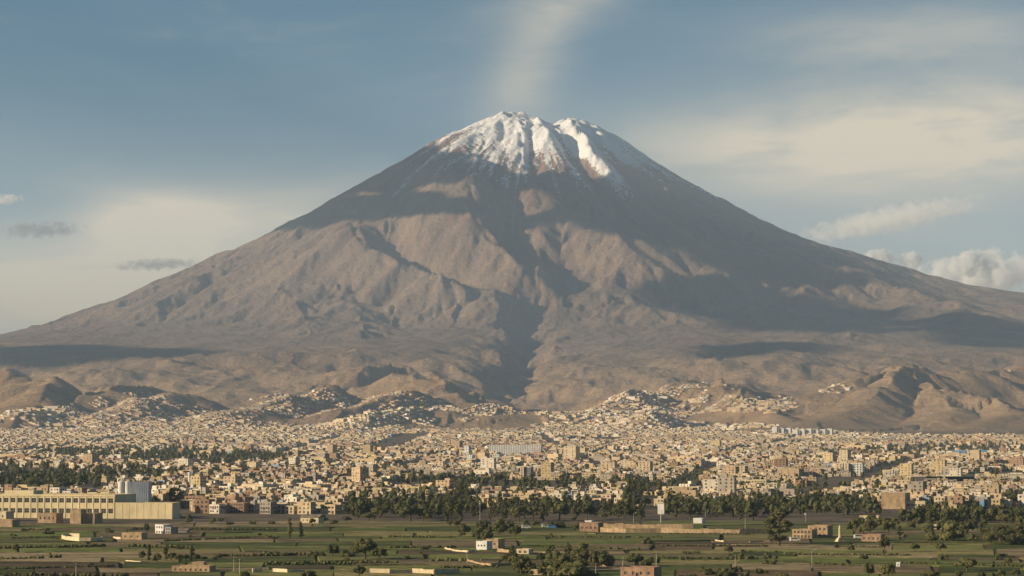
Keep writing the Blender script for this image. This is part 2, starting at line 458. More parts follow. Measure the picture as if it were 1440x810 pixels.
def build_terrain():
    nr, ncol = TX.shape
    v = np.stack([TX.ravel(), TY.ravel(), TZ.ravel()], 1)
    idx = np.arange(nr * ncol).reshape(nr, ncol)
    f = np.stack([idx[:-1, :-1].ravel(), idx[:-1, 1:].ravel(), idx[1:, 1:].ravel(), idx[1:, :-1].ravel()], 1)
    me = mesh_from('terrain', v, f, True)
    # snow: above a line that runs lower along the gullies of the front
    x, y, z = v[:, 0], v[:, 1], v[:, 2]
    ang = np.arctan2(x - VX, -(y - VY)); r = np.hypot(x - VX, y - VY)
    fing = fbm(ang * 9 + 3, r / 420, 3, 70) * 130 + fbm(ang * 24, r / 900, 3, 71) * 190 + fbm(ang * 70, r / 1500, 3, 72) * 210
    line = 2265 - 70 * np.exp(-((ang - 0.15) / 0.4) ** 2) - 40 * np.sin(ang * 1.0) + 230 * np.clip((-np.sin(ang) - 0.55) / 0.45, 0, 1)
    s = np.clip((z + fing - line) / 430 + 0.5, 0, 1.4)
    a = me.attributes.new('snow', 'FLOAT', 'POINT'); a.data.foreach_set('value', s.astype(np.float32))
    st = 0.5 + 0.8 * (0.6 * fbm(ang * 14, r / 2200, 4, 74) + 0.6 * fbm(ang * 60, r / 1300, 3, 75))
    a = me.attributes.new('scree', 'FLOAT', 'POINT'); a.data.foreach_set('value', st.astype(np.float32))
    o = link('terrain', me, M_GROUND, kind='structure')
    return o
terrain = build_terrain()

# ------------------------------------------------------------------ clouds drifting above the valley; they shade parts of the volcano
def cloud_material():
    m, t, b = new_mat('cloud', 1.0, 0.0)
    b.inputs['Base Color'].default_value = (0.9, 0.9, 0.92, 1)
    return m
M_CLOUD = cloud_material()
def shade_cloud(pix, alt, thick, label, seed):
    """flat-bottomed cloud whose shadow falls on the outlined part of the slope"""
    poly = []
    for px, py in pix:
        x, y = march(ground, px, py, 7000)
        z = float(ground(x, y))
        if y > 23500:                                        # beside the silhouette: continue on the plane through the summit
            a, b = cam_ray(px, py); x, y, z = a * VY, VY, CAM_Z + b * VY
        k = (alt - z) / SUN.z
        poly.append((x + SUN.x * k, y + SUN.y * k))
    P = np.array(poly)
    lo, hi = P.min(0) - 200, P.max(0) + 200
    nx, ny = 90, 90
    gx, gy = np.meshgrid(np.linspace(lo[0], hi[0], nx), np.linspace(lo[1], hi[1], ny))
    wx, wy = gx + 110 * fbm(gx / 420, gy / 420, 4, seed), gy + 110 * fbm(gx / 420, gy / 420, 4, seed + 5)
    inside = np.zeros(gx.shape, bool); dist = np.full(gx.shape, 1e9)
    for i in range(len(P)):
        (ax, ay), (bx, by) = P[i], P[(i + 1) % len(P)]
        c = ((ay > wy) != (by > wy)) & (wx < (bx - ax) * (wy - ay) / (by - ay + 1e-9) + ax)
        inside ^= c
        L2 = (bx - ax) ** 2 + (by - ay) ** 2 + 1e-9
        t = np.clip(((wx - ax) * (bx - ax) + (wy - ay) * (by - ay)) / L2, 0, 1)
        dist = np.minimum(dist, np.hypot(wx - ax - t * (bx - ax), wy - ay - t * (by - ay)))
    q = np.clip(dist / 260, 0, 1) ** 0.5
    puff = 0.7 + 0.6 * fbm(gx / 260, gy / 260, 4, seed + 9)
    top = alt + 8 + thick * q * np.clip(puff, 0.15, 2); bot = alt - 12 * q * (1 + fbm(gx / 200, gy / 200, 3, seed + 3))
    idx = np.arange(nx * ny).reshape(ny, nx)
    ok = inside[:-1, :-1] & inside[1:, :-1] & inside[:-1, 1:] & inside[1:, 1:]
    a, b, c, d = idx[:-1, :-1][ok], idx[:-1, 1:][ok], idx[1:, 1:][ok], idx[1:, :-1][ok]
    n = nx * ny
    f = np.concatenate([np.stack([a, b, c, d], 1), np.stack([d, c, b, a], 1) + n])
    e = {}
    for q4 in np.stack([a, b, c, d], 1).tolist():
        for i in range(4):
            k = (q4[i], q4[(i + 1) % 4])
            if (k[1], k[0]) in e: del e[(k[1], k[0])]
            else: e[k] = 1
    side = np.array([(k[1], k[0], k[0] + n, k[1] + n) for k in e])
    f = np.concatenate([f, side])
    v = np.concatenate([np.stack([gx.ravel(), gy.ravel(), top.ravel()], 1), np.stack([gx.ravel(), gy.ravel(), bot.ravel()], 1)])
    used = np.unique(f); re = np.full(len(v), -1); re[used] = np.arange(len(used))
    ctr = np.array((v[used][:, 0].mean(), v[used][:, 1].mean(), alt))
    o = link('cloud', mesh_from('cloud', v[used] - ctr, re[f], True), M_CLOUD, label=label, category='cloud', group='clouds drifting over the valley')
    o.location = ctr
    return o
ALT = float(TZ.max()) + 800
shade_cloud([(520, 212), (590, 217), (640, 238), (720, 246), (800, 249), (850, 251), (880, 275), (890, 310), (880, 335), (800, 318), (770, 290), (756, 264), (690, 265), (640, 262), (590, 263), (560, 271), (525, 270), (490, 277), (430, 292), (420, 262)],
            ALT, 300, 'long grey-white cloud whose shade covers the slope below the snow', 200)
shade_cloud([(400, 287), (490, 283), (530, 278), (570, 277), (600, 285), (680, 285), (770, 290), (790, 316), (740, 325), (690, 312), (640, 302), (560, 305), (520, 312), (425, 323), (370, 330), (360, 300)],
            ALT + 40, 220, 'narrow grey-white cloud whose shade crosses the left shoulder', 230)
shade_cloud([(-60, 488), (120, 486), (240, 492), (200, 504), (90, 515), (-60, 520)], ALT, 200, 'grey-white cloud whose shade lies on the plateau at the left foot', 260)
shade_cloud([(880, 400), (1000, 385), (1120, 430), (1200, 440), (1180, 470), (1040, 465), (960, 440), (890, 425)], ALT, 260, 'grey-white cloud whose shade lies on the right lower slope', 290)
shade_cloud([(960, 488), (1060, 480), (1130, 486), (1080, 499), (980, 505)], ALT + 60, 160, 'small grey-white cloud whose shade lies on the right apron', 320)
shade_cloud([(1260, 450), (1360, 440), (1460, 470), (1440, 490), (1330, 484)], ALT + 20, 200, 'grey-white cloud whose shade lies low on the right shoulder', 350)
shade_cloud([(886, 252), (930, 262), (985, 285), (1050, 325), (1120, 365), (1180, 400), (1120, 405), (1040, 392), (980, 372), (930, 345), (885, 338), (893, 310), (884, 275)], ALT + 30, 240, 'broad grey-white cloud whose shade covers the right upper flank', 380)

# ------------------------------------------------------------------ helpers for things built of plain faces
class MB:
    """collects quads and triangles with a material index and builds one mesh"""
    def __init__(s): s.v, s.f, s.m = [], [], []
    def face(s, pts, m=0):
        k = len(s.v); s.v += [tuple(p) for p in pts]; s.f.append(tuple(range(k, k + len(pts)))); s.m.append(m)
    def box(s, x0, x1, y0, y1, z0, z1, m=0, top=None, bottom=True):
        a = [(x0, y0), (x1, y0), (x1, y1), (x0, y1)]
        for i in range(4):
            (p, q), (r, t) = a[i], a[(i + 1) % 4]
            s.face([(p, q, z0), (r, t, z0), (r, t, z1), (p, q, z1)], m)
        s.face([(p, q, z1) for p, q in a], m if top is None else top)
        if bottom: s.face([(p, q, z0) for p, q in reversed(a)], m)
    def tube(s, p, q, r0, r1, n=8, m=0, cap=True):
        p, q = Vector(p), Vector(q); ax = (q - p).normalized()
        u = ax.orthogonal().normalized(); w = ax.cross(u)
        A = [p + (u * math.cos(2 * math.pi * i / n) + w * math.sin(2 * math.pi * i / n)) * r0 for i in range(n)]
        B = [q + (u * math.cos(2 * math.pi * i / n) + w * math.sin(2 * math.pi * i / n)) * r1 for i in range(n)]
        for i in range(n): s.face([A[i], A[(i + 1) % n], B[(i + 1) % n], B[i]], m)
        if cap: s.face(B, m); s.face(A[::-1], m)
    def wall(s, o, ux, w, h, holes, m=0, depth=0.25, z0=0.0):
        """wall from o along ux (facing the right-hand side of ux seen from above) with recessed openings (x0, x1, z0, z1)"""
        ux = Vector((ux[0], ux[1], 0)); nin = Vector((-ux.y, ux.x, 0)); o = Vector((o[0], o[1], 0))
        P = lambda x, z, k=0.0: o + ux * x + nin * k + Vector((0, 0, z))
        xs = sorted({0.0, w, *[q for hh in holes for q in hh[:2]]}); zs = sorted({z0, h, *[q for hh in holes for q in hh[2:]]})
        for i in range(len(xs) - 1):
            for j in range(len(zs) - 1):
                cx, cz = (xs[i] + xs[i + 1]) / 2, (zs[j] + zs[j + 1]) / 2
                if any(a < cx < b and c < cz < d for a, b, c, d in holes): continue
                s.face([P(xs[i], zs[j]), P(xs[i + 1], zs[j]), P(xs[i + 1], zs[j + 1]), P(xs[i], zs[j + 1])], m)
        for a, b, c, d in holes:
            s.face([P(a, c), P(a, c, depth), P(a, d, depth), P(a, d)], m); s.face([P(b, c, depth), P(b, c), P(b, d), P(b, d, depth)], m)
            s.face([P(a, c), P(b, c), P(b, c, depth), P(a, c, depth)], m); s.face([P(a, d, depth), P(b, d, depth), P(b, d), P(a, d)], m)
    def mesh(s, name, smooth=False):
        me = bpy.data.meshes.new(name)
        me.from_pydata(s.v, [], s.f)
        me.polygons.foreach_set('material_index', np.array(s.m, np.int32))
        if smooth: me.polygons.foreach_set('use_smooth', np.ones(len(s.f), bool))
        me.update()
        return me
    def build(s, name, mats, parent=None, **props):
        return link(name, s.mesh(name), mats if isinstance(mats, (list, tuple)) else [mats], parent, **props)

def empty(name, loc, rz=0.0, **props):
    o = bpy.data.objects.new(name, None); COL.objects.link(o)
    o.location = loc; o.rotation_euler = (0, 0, rz); o.empty_display_size = 2.0
    for k, v in props.items(): o[k] = v
    return o

def worn(name, col, var=0.25, scale=0.35, rough=0.9, use_obj=False, streak=True):
    """weathered plaster, brick or metal: base colour with blotches and rain streaks"""
    m, t, b = new_mat(name, rough, 0.25)
    geo = t.add('ShaderNodeNewGeometry'); P = geo.outputs['Position']
    if use_obj:
        oi = t.add('ShaderNodeObjectInfo'); c0 = oi.outputs['Color']
    else:
        rgb = t.add('ShaderNodeRGB'); rgb.outputs[0].default_value = (*col, 1); c0 = rgb.outputs[0]
    n = t.noise(P, scale, 5.0, 0.6)
    f = t.step(n, 0.3, 0.7, 1.0 - var, 1.0 + var * 0.5)
    if streak:
        mp = t.add('ShaderNodeMapping'); mp.inputs['Scale'].default_value = (1.0, 1.0, 0.12); t.l.new(P, mp.inputs[0])
        f = t.math('MULTIPLY', f, t.step(t.noise(mp.outputs[0], 0.9, 3.0, 0.6), 0.35, 0.6, 1.0 - var * 0.8, 1.0))
    cc = t.add('ShaderNodeCombineColor'); [t.l.new(f, cc.inputs[i]) for i in range(3)]
    t.l.new(t.mix(1.0, c0, cc.outputs[0], 'MULTIPLY'), b.inputs['Base Color'])
    return m
M_WALL = worn('plaster', None, use_obj=True)
M_ROOF = worn('flat_roof', (0.24, 0.20, 0.165), 0.4, 0.4, streak=False)
M_GLASS = worn('dark_window', (0.035, 0.037, 0.042), 0.3, 0.6, rough=0.35, streak=False)
M_YELLOW = worn('yellow_plaster', (0.71, 0.60, 0.37), 0.16, 0.08)
M_CREAM = worn('cream_plaster', (0.68, 0.56, 0.38), 0.22, 0.25)
M_WHITE = worn('white_paint', (0.74, 0.72, 0.68), 0.18, 0.2)
M_ADOBE = worn('adobe', (0.46, 0.33, 0.205), 0.3, 0.3)
M_BRICK = worn('brick', (0.38, 0.245, 0.165), 0.3, 0.5)
M_GREY = worn('grey_concrete', (0.33, 0.31, 0.285), 0.25, 0.2)
M_STEEL = worn('blue_grey_steel', (0.30, 0.345, 0.41), 0.15, 0.15, rough=0.5)
M_BLUE = worn('blue_paint', (0.16, 0.33, 0.55), 0.15, 0.3)
M_DARK = worn('dark_metal', (0.06, 0.06, 0.06), 0.3, 0.4)
M_POLE = worn('pale_pole', (0.42, 0.38, 0.32), 0.2, 0.4)
M_ASPHALT = worn('asphalt', (0.065, 0.062, 0.058), 0.3, 0.1, streak=False)
M_DIRT = worn('dirt_track', (0.29, 0.215, 0.145), 0.3, 0.08, streak=False)
M_WOOD = worn('bark', (0.10, 0.075, 0.05), 0.3, 1.0, streak=False)

# ------------------------------------------------------------------ fields between the look-out and the city
def field_material():
    m, t, b = new_mat('field_crop', 0.95, 0.1)
    oi = t.add('ShaderNodeObjectInfo'); geo = t.add('ShaderNodeNewGeometry'); P = geo.outputs['Position']
    n = t.noise(P, 0.05, 5.0, 0.65); n2 = t.noise(P, 0.5, 4.0, 0.6)
    mp = t.add('ShaderNodeMapping'); mp.inputs['Scale'].default_value = (0.02, 0.16, 1.0); mp.inputs['Rotation'].default_value = (0, 0, 0.12); t.l.new(P, mp.inputs[0])
    n3 = t.noise(mp.outputs[0], 1.0, 4.0, 0.6)
    wv = t.add('ShaderNodeTexWave', wave_type='BANDS', bands_direction='Y'); wv.inputs['Scale'].default_value = 0.055; wv.inputs['Distortion'].default_value = 2.5; wv.inputs['Detail'].default_value = 3.0
    rot = t.add('ShaderNodeVectorRotate', rotation_type='Z_AXIS'); t.l.new(P, rot.inputs['Vector']); t.l.new(t.math('MULTIPLY', oi.outputs['Random'], 1.2), rot.inputs['Angle']); t.l.new(rot.outputs[0], wv.inputs['Vector'])
    f = t.math('MULTIPLY', t.step(n, 0.3, 0.7, 0.62, 1.3), t.math('MULTIPLY', t.step(n2, 0.3, 0.7, 0.8, 1.2), t.step(n3, 0.35, 0.65, 0.65, 1.3)))
    f = t.math('MULTIPLY', f, t.step(wv.outputs['Fac'], 0.2, 0.8, 0.72, 1.15))
    cc = t.add('ShaderNodeCombineColor'); [t.l.new(f, cc.inputs[i]) for i in range(3)]
    c = t.mix(1.0, oi.outputs['Color'], cc.outputs[0], 'MULTIPLY')
    # bare soil showing through
    c = t.mix(t.math('MULTIPLY', t.step(t.math('ADD', n3, t.math('MULTIPLY', n, 0.6)), 0.86, 1.0), 0.6), c, (0.16, 0.11, 0.065, 1))
    t.l.new(c, b.inputs['Base Color'])
    bump = t.add('ShaderNodeBump'); bump.inputs['Strength'].default_value = 0.6; bump.inputs['Distance'].default_value = 0.5
    t.l.new(n2, bump.inputs['Height']); t.l.new(bump.outputs[0], b.inputs['Normal'])
    return m
M_FIELD = field_material()
GREENS = [(0.17, 0.20, 0.052), (0.22, 0.23, 0.07), (0.09, 0.112, 0.032), (0.29, 0.25, 0.10), (0.17, 0.175, 0.06), (0.12, 0.14, 0.04)]
BROWNS = [(0.18, 0.125, 0.072), (0.26, 0.195, 0.11), (0.13, 0.095, 0.058), (0.34, 0.265, 0.15), (0.21, 0.165, 0.09)]
def ground_quad(px):
    return [at(x, y)[:2] for x, y in px]
def build_fields():
    rnd = random.Random(5)
    # bands of terraced parcels: upper and lower edge at the left, middle and right of the picture
    edges = [735.5, 739.5, 743.5, 747, 751, 755, 759, 763.5, 768, 773, 778, 784, 790, 797, 805, 818]
    lean = lambda x, y: y + 2.2 * math.sin(x / 260.0 + y * 0.9) + 1.2 * math.sin(x / 97.0 + y)
    parcels = []
    for b in range(len(edges) - 1):
        x = -140 + rnd.uniform(-60, 0)
        while x < 1560:
            w = rnd.uniform(80, 260)
            sk = rnd.uniform(-4, 4)
            x1 = x + w
            y0, y1 = edges[b], edges[b + 1]
            steps = max(2, int(w / 40))
            far_ = [(x + sk + (w) * i / steps, lean(x + w * i / steps, y0)) for i in range(steps + 1)]
            near = [(x + w * i / steps, lean(x + w * i / steps, y1)) for i in range(steps + 1)]
            parcels.append((near, far_, b, x, x1))
            x = x1 + rnd.uniform(2, 7)
    for near, far_, b, x0, x1 in parcels:
        xm = (x0 + x1) / 2
        brown = 0.2 + (0.35 if 740 < xm < 1000 and b in (5, 6, 7, 8, 9) else 0) + (0.15 if b in (10, 13) else 0) + (0.2 if xm > 1150 and b > 5 else 0) + (0.25 if b == 0 else 0)
        col = rnd.choice(BROWNS if rnd.random() < brown else GREENS)
        k = rnd.uniform(0.85, 1.15); col = tuple(c * k for c in col)
        N = ground_quad(near); Fv = ground_quad(far_)
        h = rnd.uniform(0.15, 0.7)
        g = 0.6
        m = MB()
        cx, cy = (N[0][0] + Fv[-1][0]) / 2, (N[0][1] + Fv[-1][1]) / 2
        n = len(N) - 1
        for i in range(n):
            a, b2, c, d = N[i], N[i + 1], Fv[i + 1], Fv[i]
            T = [(p[0] - cx, p[1] - cy, h) for p in (a, b2, c, d)]; G = [(p[0], p[1], -0.3) for p in T]
            m.face(T)
            m.face([G[0], G[1], T[1], T[0]]); m.face([G[2], G[3], T[3], T[2]])
            if i == 0: m.face([G[3], G[0], T[0], T[3]])
            if i == n - 1: m.face([G[1], G[2], T[2], T[1]])
        o = m.build('field', M_FIELD, kind='structure')
        o.location = (cx, cy, 0); o.color = (*col, 1)
    # road at the far edge of the fields and a dirt track
    def strip(name, pix, w, mat, z):
        pts = [Vector(at(*p)[:2]) for p in pix]
        m = MB()
        for i in range(len(pts) - 1):
            d = (pts[i + 1] - pts[i]).normalized(); nn = Vector((-d.y, d.x)) * w / 2
            a, b = pts[i], pts[i + 1]
            m.face([(*(a - nn), z), (*(b - nn), z), (*(b + nn), z), (*(a + nn), z)])
        return m.build(name, mat, kind='structure')
    strip('road', [(-120, 731.5), (250, 732.5), (500, 733.5), (700, 732.6), (900, 732.2), (1120, 734), (1300, 733), (1580, 731)], 11, M_ASPHALT, 0.10)
    strip('dirt_track', [(250, 737), (420, 737.5), (640, 736.5), (820, 738), (990, 737), (1100, 739), (1250, 738)], 7, M_DIRT, 0.75)
build_fields()

# ------------------------------------------------------------------ trees and hedges
def leaf_material():
    m, t, b = new_mat('foliage', 0.85, 0.15)
    oi = t.add('ShaderNodeObjectInfo'); geo = t.add('ShaderNodeNewGeometry')
    n = t.noise(geo.outputs['Position'], 0.45, 3.0, 0.6)
    a = t.mix(oi.outputs['Random'], (0.045, 0.054, 0.022, 1), (0.125, 0.125, 0.045, 1))
    c = t.mix(t.step(n, 0.35, 0.65), a, t.mix(0.5, a, (0.15, 0.14, 0.055, 1)))
    t.l.new(c, b.inputs['Base Color'])
    return m
M_LEAF = leaf_material()
ICO = None
def ico(n=2):
    if n == 1: return ICO1
    global ICO
    if ICO is None:
        bm = bmesh.new(); bmesh.ops.create_icosphere(bm, subdivisions=2, radius=1.0)
        ICO = (np.array([v.co[:] for v in bm.verts]), np.array([[v.index for v in f.verts] for f in bm.faces])); bm.free()
    return ICO
_b = bmesh.new(); bmesh.ops.create_icosphere(_b, subdivisions=1, radius=1.0)
ICO1 = (np.array([v.co[:] for v in _b.verts]), np.array([[v.index for v in f.verts] for f in _b.faces])); _b.free()
def clumps_mesh(name, centres, radii, leaves, size, r, core=0.72, squash=0.85, ico_=2):
    """foliage: lumpy cores with many leaf-sized faces standing out of them"""
    V, Fc = [], []; k = 0
    iv, fi = ico(ico_)
    for c, rad in zip(centres, radii):
        jit = 1 + r.normal(0, 0.16, (len(iv), 1))
        v = iv * jit * rad * core; v[:, 2] *= squash
        V.append(v + c); Fc.append(fi + k); k += len(v)
        n = leaves
        d = r.normal(size=(n, 3)); d /= np.linalg.norm(d, axis=1, keepdims=True)
        p = d * rad * r.uniform(core * 0.85, 1.15, (n, 1)); p[:, 2] *= squash
        u = r.normal(size=(n, 3)); u -= d * (u * d).sum(1, keepdims=True) * 0.7; u /= np.linalg.norm(u, axis=1, keepdims=True)
        w = np.cross(d, u) + r.normal(0, 0.3, (n, 3)); w /= np.linalg.norm(w, axis=1, keepdims=True)
        s = size * r.uniform(0.6, 1.3, (n, 1))
        q = np.stack([p - u * s, p + w * s * 0.8, p + u * s], 1) + c
        V.append(q.reshape(-1, 3)); Fc.append(np.arange(3 * n).reshape(n, 3) + k); k += 3 * n
    return mesh_from(name, np.concatenate(V), np.concatenate(Fc))
def tree_proto(kind, seed):
    """meshes of trunk and crown, 1 unit = 1 m; returns (trunk, crown, height)"""
    r = np.random.default_rng(seed)
    t = MB()
    if kind == 'eucalyptus':
        H = 15.0; c, rad = [], []
        for i in range(26):
            z = r.uniform(0.14, 0.97) * H; env = 2.9 * math.sin(min(1, (1 - z / H) * 1.5 + 0.12) * math.pi / 2)
            a = r.uniform(0, 2 * math.pi); q = env * r.uniform(0.1, 1.0)
            c.append((q * math.cos(a), q * math.sin(a), z)); rad.append(r.uniform(0.8, 1.5))
        t.tube((0, 0, -0.5), (0.2, 0.1, H * 0.5), 0.34, 0.2, 7); t.tube((0.2, 0.1, H * 0.5), (0, 0, H * 0.9), 0.2, 0.05, 6)
        leaves, size = 70, 0.42
    elif kind == 'round':
        H = 9.0; c, rad = [], []
        for i in range(24):
            d = r.normal(size=3); d /= np.linalg.norm(d); d[2] = abs(d[2]) * 1.25 - 0.5
            q = r.uniform(0.45, 1.0)
            c.append((d[0] * 3.6 * q, d[1] * 3.6 * q, 4.4 + d[2] * 3.4 * q)); rad.append(r.uniform(1.0, 1.7))
        t.tube((0, 0, -0.5), (0.1, 0, 3.2), 0.38, 0.26, 7)
        leaves, size = 75, 0.42
    elif kind == 'column':
        H = 12.0; c, rad = [], []
        for i in range(18):
            z = r.uniform(0.14, 0.95) * H; env = 1.35 * math.sin(min(1, (1 - z / H) * 1.8 + 0.15) * math.pi / 2)
            a = r.uniform(0, 2 * math.pi); q = env * r.uniform(0.1, 0.8)
            c.append((q * math.cos(a), q * math.sin(a), z)); rad.append(r.uniform(0.65, 1.1))
        t.tube((0, 0, -0.5), (0, 0, H * 0.85), 0.26, 0.05, 7)
        leaves, size = 60, 0.36
    else:                                                   # bush
        H = 3.4; c, rad = [], []
        for i in range(11):
            a = r.uniform(0, 2 * math.pi); q = r.uniform(0.0, 1.9)
            c.append((q * math.cos(a), q * math.sin(a), r.uniform(0.6, 2.5 - q * 0.4))); rad.append(r.uniform(0.6, 1.1))
        t.tube((0, 0, -0.4), (0, 0, 1.2), 0.14, 0.09, 6)
        leaves, size = 60, 0.3
    for cc in c[::4]:
        t.tube((0, 0, max(0.5, cc[2] * 0.62)), cc, 0.12, 0.04, 5, cap=False)
    tm = t.mesh('trunk'); tm.materials.append(M_WOOD)
    cm = clumps_mesh('crown', c, rad, leaves, size, r); cm.materials.append(M_LEAF)
    return tm, cm, H
PROTO = {k: [tree_proto(k, 10 * i + j) for j in range(n)] for i, (k, n) in enumerate([('eucalyptus', 5), ('round', 5), ('column', 3), ('bush', 3)])}
TREE_NAME = {'eucalyptus': 'eucalyptus_tree', 'round': 'broadleaf_tree', 'column': 'poplar_tree', 'bush': 'shrub'}
N_TREES = 0
def plant(kind, x, y, h, wide, label, group, r):
    global N_TREES
    tm, cm, H = r.choice(PROTO[kind])
    o = empty(TREE_NAME[kind], (x, y, float(ground(x, y))), r.uniform(0, 6.28), label=label, category='shrub' if kind == 'bush' else 'tree', group=group)
    s = h / H
    o.scale = (s * wide, s * wide, s)
    link('trunk', tm, (), o); link('crown', cm, (), o)
    if kind != 'bush': N_TREES += 1
    return o
def plant_px(kind, px, base, top, wpx, label, group, r):
    """tree standing where the photo shows its foot; height and spread from its outline there"""
    x, y, z = at(px, base)
    m = y / F
    h = (base - top) * m
    w0 = {'eucalyptus': 6.4, 'round': 9.2, 'column': 3.9, 'bush': 4.6}[kind] / PROTO[kind][0][2]
    return plant(kind, x, y, h, wpx * m / (w0 * h), label, group, r)
def in_poly(px, py, poly):
    px, py = np.asarray(px, float), np.asarray(py, float)
    c = np.zeros(px.shape, bool)
    for i in range(len(poly)):
        (ax, ay), (bx, by) = poly[i], poly[(i + 1) % len(poly)]
        c ^= ((ay > py) != (by > py)) & (px < (bx - ax) * (py - ay) / (by - ay + 1e-9) + ax)
    return c
def project(x, y, z):
    a, b = x / y, (np.asarray(z) - CAM_Z) / y
    cp, sp_ = math.cos(PITCH), math.sin(PITCH)
    den = cp + b * sp_
    return W0 / 2 + F * a / den, H0 / 2 - F * (b * cp - sp_) / den
def scatter(poly, n, kinds, h, wide, label, group, seed, gap=0.55):
    r = random.Random(seed); put = []
    xs, ys = [p[0] for p in poly], [p[1] for p in poly]
    tries = 0
    while len(put) < n and tries < n * 30:
        tries += 1
        px, py = r.uniform(min(xs), max(xs)), r.uniform(min(ys), max(ys))
        if not in_poly(px, py, poly): continue
        x, y, z = at(px, py)
        hh = r.uniform(*h); k = r.choice(kinds)
        if any((x - a) ** 2 + (y - b) ** 2 < (gap * 0.5 * (hh * 0.45 + c)) ** 2 for a, b, c in put): continue
        put.append((x, y, hh * 0.45))
        plant(k, x, y, hh, r.uniform(*wide), label[k], group, r)
def L(text): return {'eucalyptus': 'tall dark eucalyptus tree ' + text, 'round': 'dark round broadleaf tree ' + text, 'column': 'slim dark poplar tree ' + text, 'bush': 'low dark shrub ' + text}
R = random.Random(3)
# single trees in the fields
for k, px, b, t, w, lab in [
    ('column', 407, 759, 728, 11, 'slim poplar, taller of the pair alone in the green field'), ('column', 423, 758.5, 733, 9, 'slim poplar, shorter of the pair alone in the green field'),
    ('round', 514, 788, 750, 44, 'largest round tree among the fields, pale bare earth at its foot'), ('round', 467, 785, 761, 24, 'round dark tree beside the largest field tree'),
    ('round', 533, 789, 764, 26, 'dark tree crowding the right side of the largest field tree'), ('bush', 445, 784, 774, 26, 'low hedge-like shrub running up to the round field tree'),
    ('bush', 487, 785, 772, 24, 'low shrub between the two round field trees'), ('bush', 572, 789, 778, 10, 'small lone shrub on the brown field strip'),
    ('eucalyptus', 1096, 768, 715, 40, 'tall broad eucalyptus at the field edge beside the arcaded house'), ('eucalyptus', 1084, 766, 722, 24, 'eucalyptus leaning on the tall broad one beside the arcaded house'),
    ('round', 1244, 777, 748, 17, 'slender round tree at the field edge beside the small pink house'), ('round', 1287, 776, 761, 17, 'small round tree on the bare field edge, first of two'),
    ('round', 1322, 776, 759, 19, 'small round tree on the bare field edge, second of two'), ('round', 1360, 804, 778, 38, 'wide round tree alone in the grassy field'),
    ('round', 1221, 814, 786, 20, 'dark upright tree, slimmer of the pair by the white hut'), ('round', 1249, 816, 784, 25, 'dark upright tree, fuller of the pair by the white hut'),
    ('round', 1308, 822, 799, 36, 'broad dark tree crown rising at the lower edge of the fields'), ('bush', 1407, 783, 775, 12, 'small shrub on the sandy field path'),
    ('eucalyptus', 633, 741, 706, 17, 'tall dark eucalyptus standing before the tree belt by the road'), ('eucalyptus', 643, 742, 709, 16, 'second tall eucalyptus before the tree belt by the road'),
    ('round', 894, 797, 774, 30, 'round tree beside the brick house'), ('round', 206, 752, 730, 9, 'narrow tree beside the white two-storey farmhouse'),
    ('eucalyptus', 245, 716, 683, 24, 'spreading tree behind the right end of the yellow factory'), ('round', 252, 722, 700, 16, 'round tree at the right corner of the yellow factory'),
    ('round', 217, 714, 693, 15, 'round tree between the steel silo and the far houses'), ('round', 22, 778, 762, 10, 'little dark tree in the left green field'),
    ('round', 775, 758, 748, 9, 'small round bush-like tree on the green strip by the road'), ('bush', 345, 812, 800, 20, 'dark shrub below the paired power poles'),
    ('round', 505, 813, 792, 22, 'dark tree against the long cream wall'), ('round', 434, 818, 800, 30, 'dark tree beside the foreground cream wall'), ('bush', 80, 760, 755, 14, 'shrub by the curved cream wall')]:
    plant_px(k, px, b, t, w, lab, 'single trees among the fields', R)
GRP_ROW = 'row of trees above the low cream compound'
for px, b, t, w in [(200, 789, 772, 13), (209, 790, 765, 9), (221, 793, 775, 15), (233, 790, 765, 9), (241, 790, 774, 17), (252, 791, 777, 16), (262, 790, 776, 14), (270, 791, 766, 9), (276, 790, 775, 13), (286, 789, 780, 12), (302, 788, 782, 13)]:
    plant_px('column' if w < 10 else 'round', px, b, t, w, 'dark tree in the row above the low cream compound', GRP_ROW, R)
scatter([(705, 820), (860, 820), (870, 795), (800, 782), (715, 778), (700, 795)], 30, ['round', 'round', 'eucalyptus', 'bush'], (4.5, 9), (0.8, 1.15), L('in the grove around the cream ruins'), 'grove around the cream ruins', 11)
scatter([(640, 760), (720, 768), (735, 745), (650, 742)], 20, ['round', 'bush', 'round'], (3.5, 7.5), (0.9, 1.3), L('in the thicket behind the small white house'), 'thicket behind the small white house', 12)
scatter([(488, 735), (905, 734), (905, 714), (640, 712), (490, 716)], 110, ['eucalyptus', 'eucalyptus', 'round'], (6.5, 13.5), (0.9, 1.3), L('in the belt along the road'), 'tree belt along the road', 13, 0.4)
scatter([(935, 731), (1085, 733), (1085, 714), (950, 716)], 30, ['round', 'eucalyptus', 'round'], (8, 13), (0.9, 1.3), L('behind the long adobe wall'), 'trees behind the long adobe wall', 14)
scatter([(1085, 722), (1240, 722), (1240, 708), (1085, 708)], 26, ['round', 'eucalyptus'], (8, 13), (0.9, 1.3), L('behind the arcaded house'), 'trees behind the arcaded house', 15)
scatter([(1262, 768), (1470, 768), (1470, 722), (1300, 722), (1255, 742)], 62, ['round', 'round', 'eucalyptus', 'bush'], (5, 11), (0.95, 1.4), L('in the wood below the blue billboard'), 'wood below the blue billboard', 16)
scatter([(1185, 757), (1260, 757), (1260, 740), (1190, 742)], 9, ['round'], (6, 10), (0.8, 1.1), L('around the small monument'), 'trees around the small monument', 17)
scatter([(945, 822), (1100, 822), (1100, 803), (960, 803)], 18, ['bush', 'bush', 'round'], (2.0, 4.5), (0.9, 1.4), L('on the grassy bank past the brick house'), 'shrubs past the brick house', 18)
